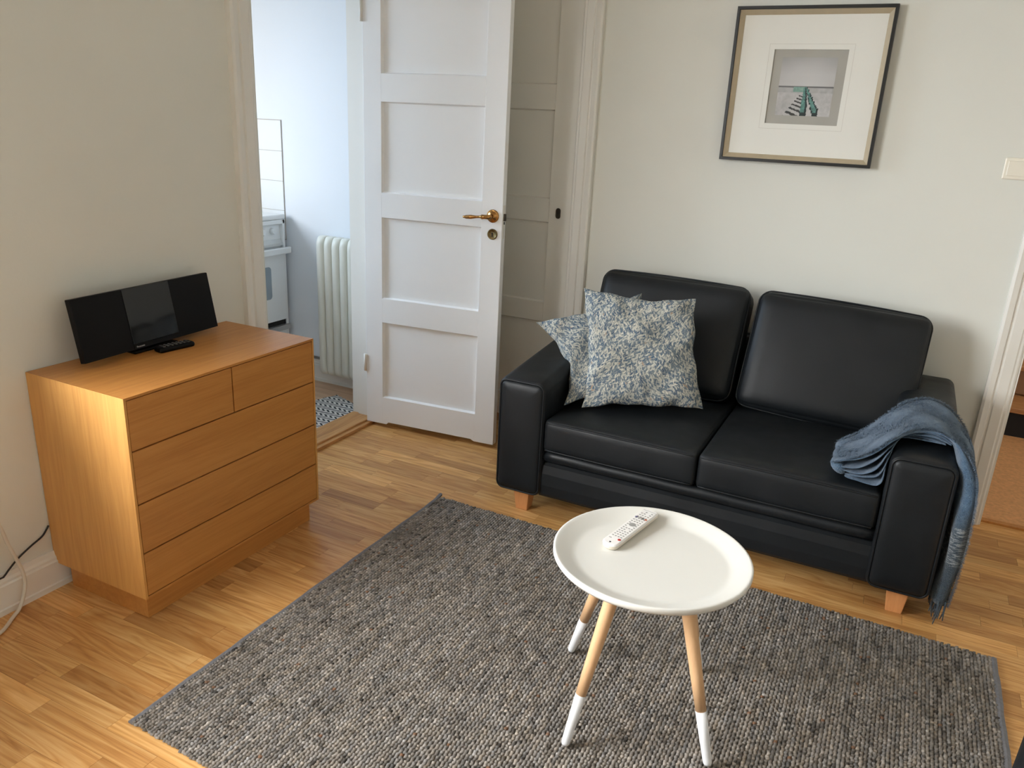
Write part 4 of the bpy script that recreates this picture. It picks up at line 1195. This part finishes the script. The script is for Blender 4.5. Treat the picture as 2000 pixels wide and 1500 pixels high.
# ------------------------------------------------------------------ round tray table
TC = Vector((-.449, 1.821, 0)); TZ = .490; TR = .261
tt = thing('side_table', (TC.x, TC.y, 0), 'round white tray table with white-dipped wooden legs on the rug', 'table')
prof = [(.0, TZ - .020), (.195, TZ - .020), (.207, TZ - .0185), (.216, TZ - .015), (.246, TZ - .004), (.254, TZ - .0005), (TR - .003, TZ), (TR, TZ - .002), (TR, TZ - .012), (TR - .006, TZ - .020), (.235, TZ - .026), (.20, TZ - .031), (.0, TZ - .031)]
MB().lathe(prof, (TC.x, TC.y, 0), 'z', 96).build('tray_top', M['white'], tt, smooth=True)
FEET = [(-.554, 1.562), (-.207, 1.680), (-.690, 1.928), (-.318, 2.040)]
for (fx, fy) in FEET:
    f0 = Vector((fx, fy, .0165)); dirv = Vector((fx - TC.x, fy - TC.y, 0))
    t1_ = Vector((TC.x, TC.y, TZ - .030)) + dirv * .46
    ax = (t1_ - f0)
    pts = [f0.lerp(t1_, s_) for s_ in (0.305, .5, .7, .85, 1.0)]
    lg = MB().tube(pts, [.0142, .0160, .0174, .0184, .0190], 20).build('leg', M['beech'], tt, smooth=True)
    pts = [f0.lerp(t1_, s_) for s_ in (0.0, .012, .03, .15, .306)]
    MB().tube(pts, [.0088, .0110, .0116, .0130, .0147], 20).build('leg_tip', M['sock'], lg, smooth=True)

# white remote on the tray
wrm = thing('remote_control', (-.54, 1.92, TZ - .02), 'long white remote control lying on the round table', 'remote control')
p0 = Vector((-.566, 1.800, TZ - .019)); p1 = Vector((-.516, 2.036, TZ - .010))
ly = (p1 - p0).normalized(); lx = Vector((ly.y, -ly.x, 0)).normalized(); lz = lx.cross(ly)
WM = Matrix(((lx.x, ly.x, lz.x, p0.x), (lx.y, ly.y, lz.y, p0.y), (lx.z, ly.z, lz.z, p0.z), (0, 0, 0, 1)))
Lr = (p1 - p0).length; Wr = .047
def rem_outline(w_, l0, l1, rn):
    pts = []
    for k in range(13):
        a = PI + PI * k / 12
        pts.append((w_ / 2 * math.cos(a), l0 + rn + rn * math.sin(a)))
    pts += [(w_ / 2, l1 - .004), (w_ / 2 - .004, l1), (-w_ / 2 + .004, l1), (-w_ / 2, l1 - .004)]
    return pts
rings = [[(a, b, 0.0) for a, b in rem_outline(Wr - .008, .004, Lr - .002, .017)], [(a, b, .005) for a, b in rem_outline(Wr - .001, .001, Lr, .018)], [(a, b, .013) for a, b in rem_outline(Wr - .002, .001, Lr, .018)]]
bd = MB().loft(rings).xform(WM).build('body', M['remote_side'], wrm, smooth=False)
rings = [[(a, b, .0128) for a, b in rem_outline(Wr, .0, Lr, .018)], [(a, b, .0165) for a, b in rem_outline(Wr - .001, .001, Lr, .018)], [(a, b, .0185) for a, b in rem_outline(Wr - .006, .005, Lr - .003, .016)]]
MB().loft(rings).xform(WM).build('faceplate', M['remote'], wrm, smooth=False)
mk = MB()
for i in range(16):
    for j_ in range(4):
        if (i in (6, 7, 8) and j_ in (1, 2)) or rnd.random() < .06: continue
        y_ = .048 + i * .0112; x_ = -.0158 + j_ * .0088
        mk.box((x_, y_, .0184), (x_ + .0050, y_ + .0042, .0192))
tag(mk.xform(WM).build('buttons', M['greyprint'], wrm), kind='stuff')
rg = MB().lathe([(.006, .0184), (.0098, .0184), (.0098, .0194), (.006, .0194)], (0, .048 + 7.4 * .0112, 0), 'z', 18); rg.xform(WM).build('navigation_ring', M['greyprint'], wrm)
MB().lathe([(.0, .0184), (.0044, .0184), (.0044, .0198), (.0, .0200)], (.0145, .037, 0), 'z', 16).xform(WM).build('power_button', M['red'], wrm)
for k, mt in enumerate(('blue', 'greyprint', 'rubber', 'orange')):
    MB().box((-.0180 + k * .0100, .176, .0184), (-.0108 + k * .0100, .181, .0196)).xform(WM).build('colour_button', M[mt], wrm)
MB().lathe([(.0, .0184), (.0028, .0184), (.0028, .0190), (.0, .0190)], (.0, .014, 0), 'z', 12).xform(WM).build('emitter', M['dark'], wrm)
MB().box((-.016, .033, .0184), (-.0085, .0365, .0188)).xform(WM).build('mark', M['greyprint'], wrm)
MB().box((-.020, Lr - .013, .0184), (.020, Lr - .0115, .0188)).xform(WM).build('seam', M['greyprint'], wrm)

# ------------------------------------------------------------------ armchair corner at lower right
ac = thing('armchair', (.75, 1.15, 0), 'black leather armchair, only its arm showing at the bottom right corner', 'armchair')
AM = Matrix.Translation((.352, 1.46, 0)) @ Matrix.Rotation(math.radians(-15), 4, 'Z')
def achunk(name, a, b, r, crown=(0, 0, 0), seed=1):
    w_, d_, h_ = b[0] - a[0], b[1] - a[1], b[2] - a[2]
    return bm_obj(name, puffbox(w_, d_, h_, r, crown, (8, 10, 8), .002, seed), M['leather'], ac, AM @ Matrix.Translation(((a[0] + b[0]) / 2, (a[1] + b[1]) / 2, (a[2] + b[2]) / 2)))
achunk('arm', (0, -.75, .10), (.17, .12, .515), .03)
achunk('arm', (.72, -.75, .10), (.89, .12, .515), .03)
achunk('base', (.165, -.70, .10), (.725, .10, .28), .02)
achunk('seat_cushion', (.172, -.60, .28), (.718, .11, .42), .03, (0, 0, .01))
achunk('back_cushion', (.165, -.80, .28), (.725, -.60, .80), .05, (0, .02, 0))
for (lx_, ly_) in ((.07, .05), (.82, .05), (.07, -.68), (.82, -.68)):
    MB().box((lx_ - .025, ly_ - .025, .0145 if (lx_ < .1 and ly_ > 0) else 0), (lx_ + .025, ly_ + .025, .105)).xform(AM).build('leg', M['sofaleg'], ac)
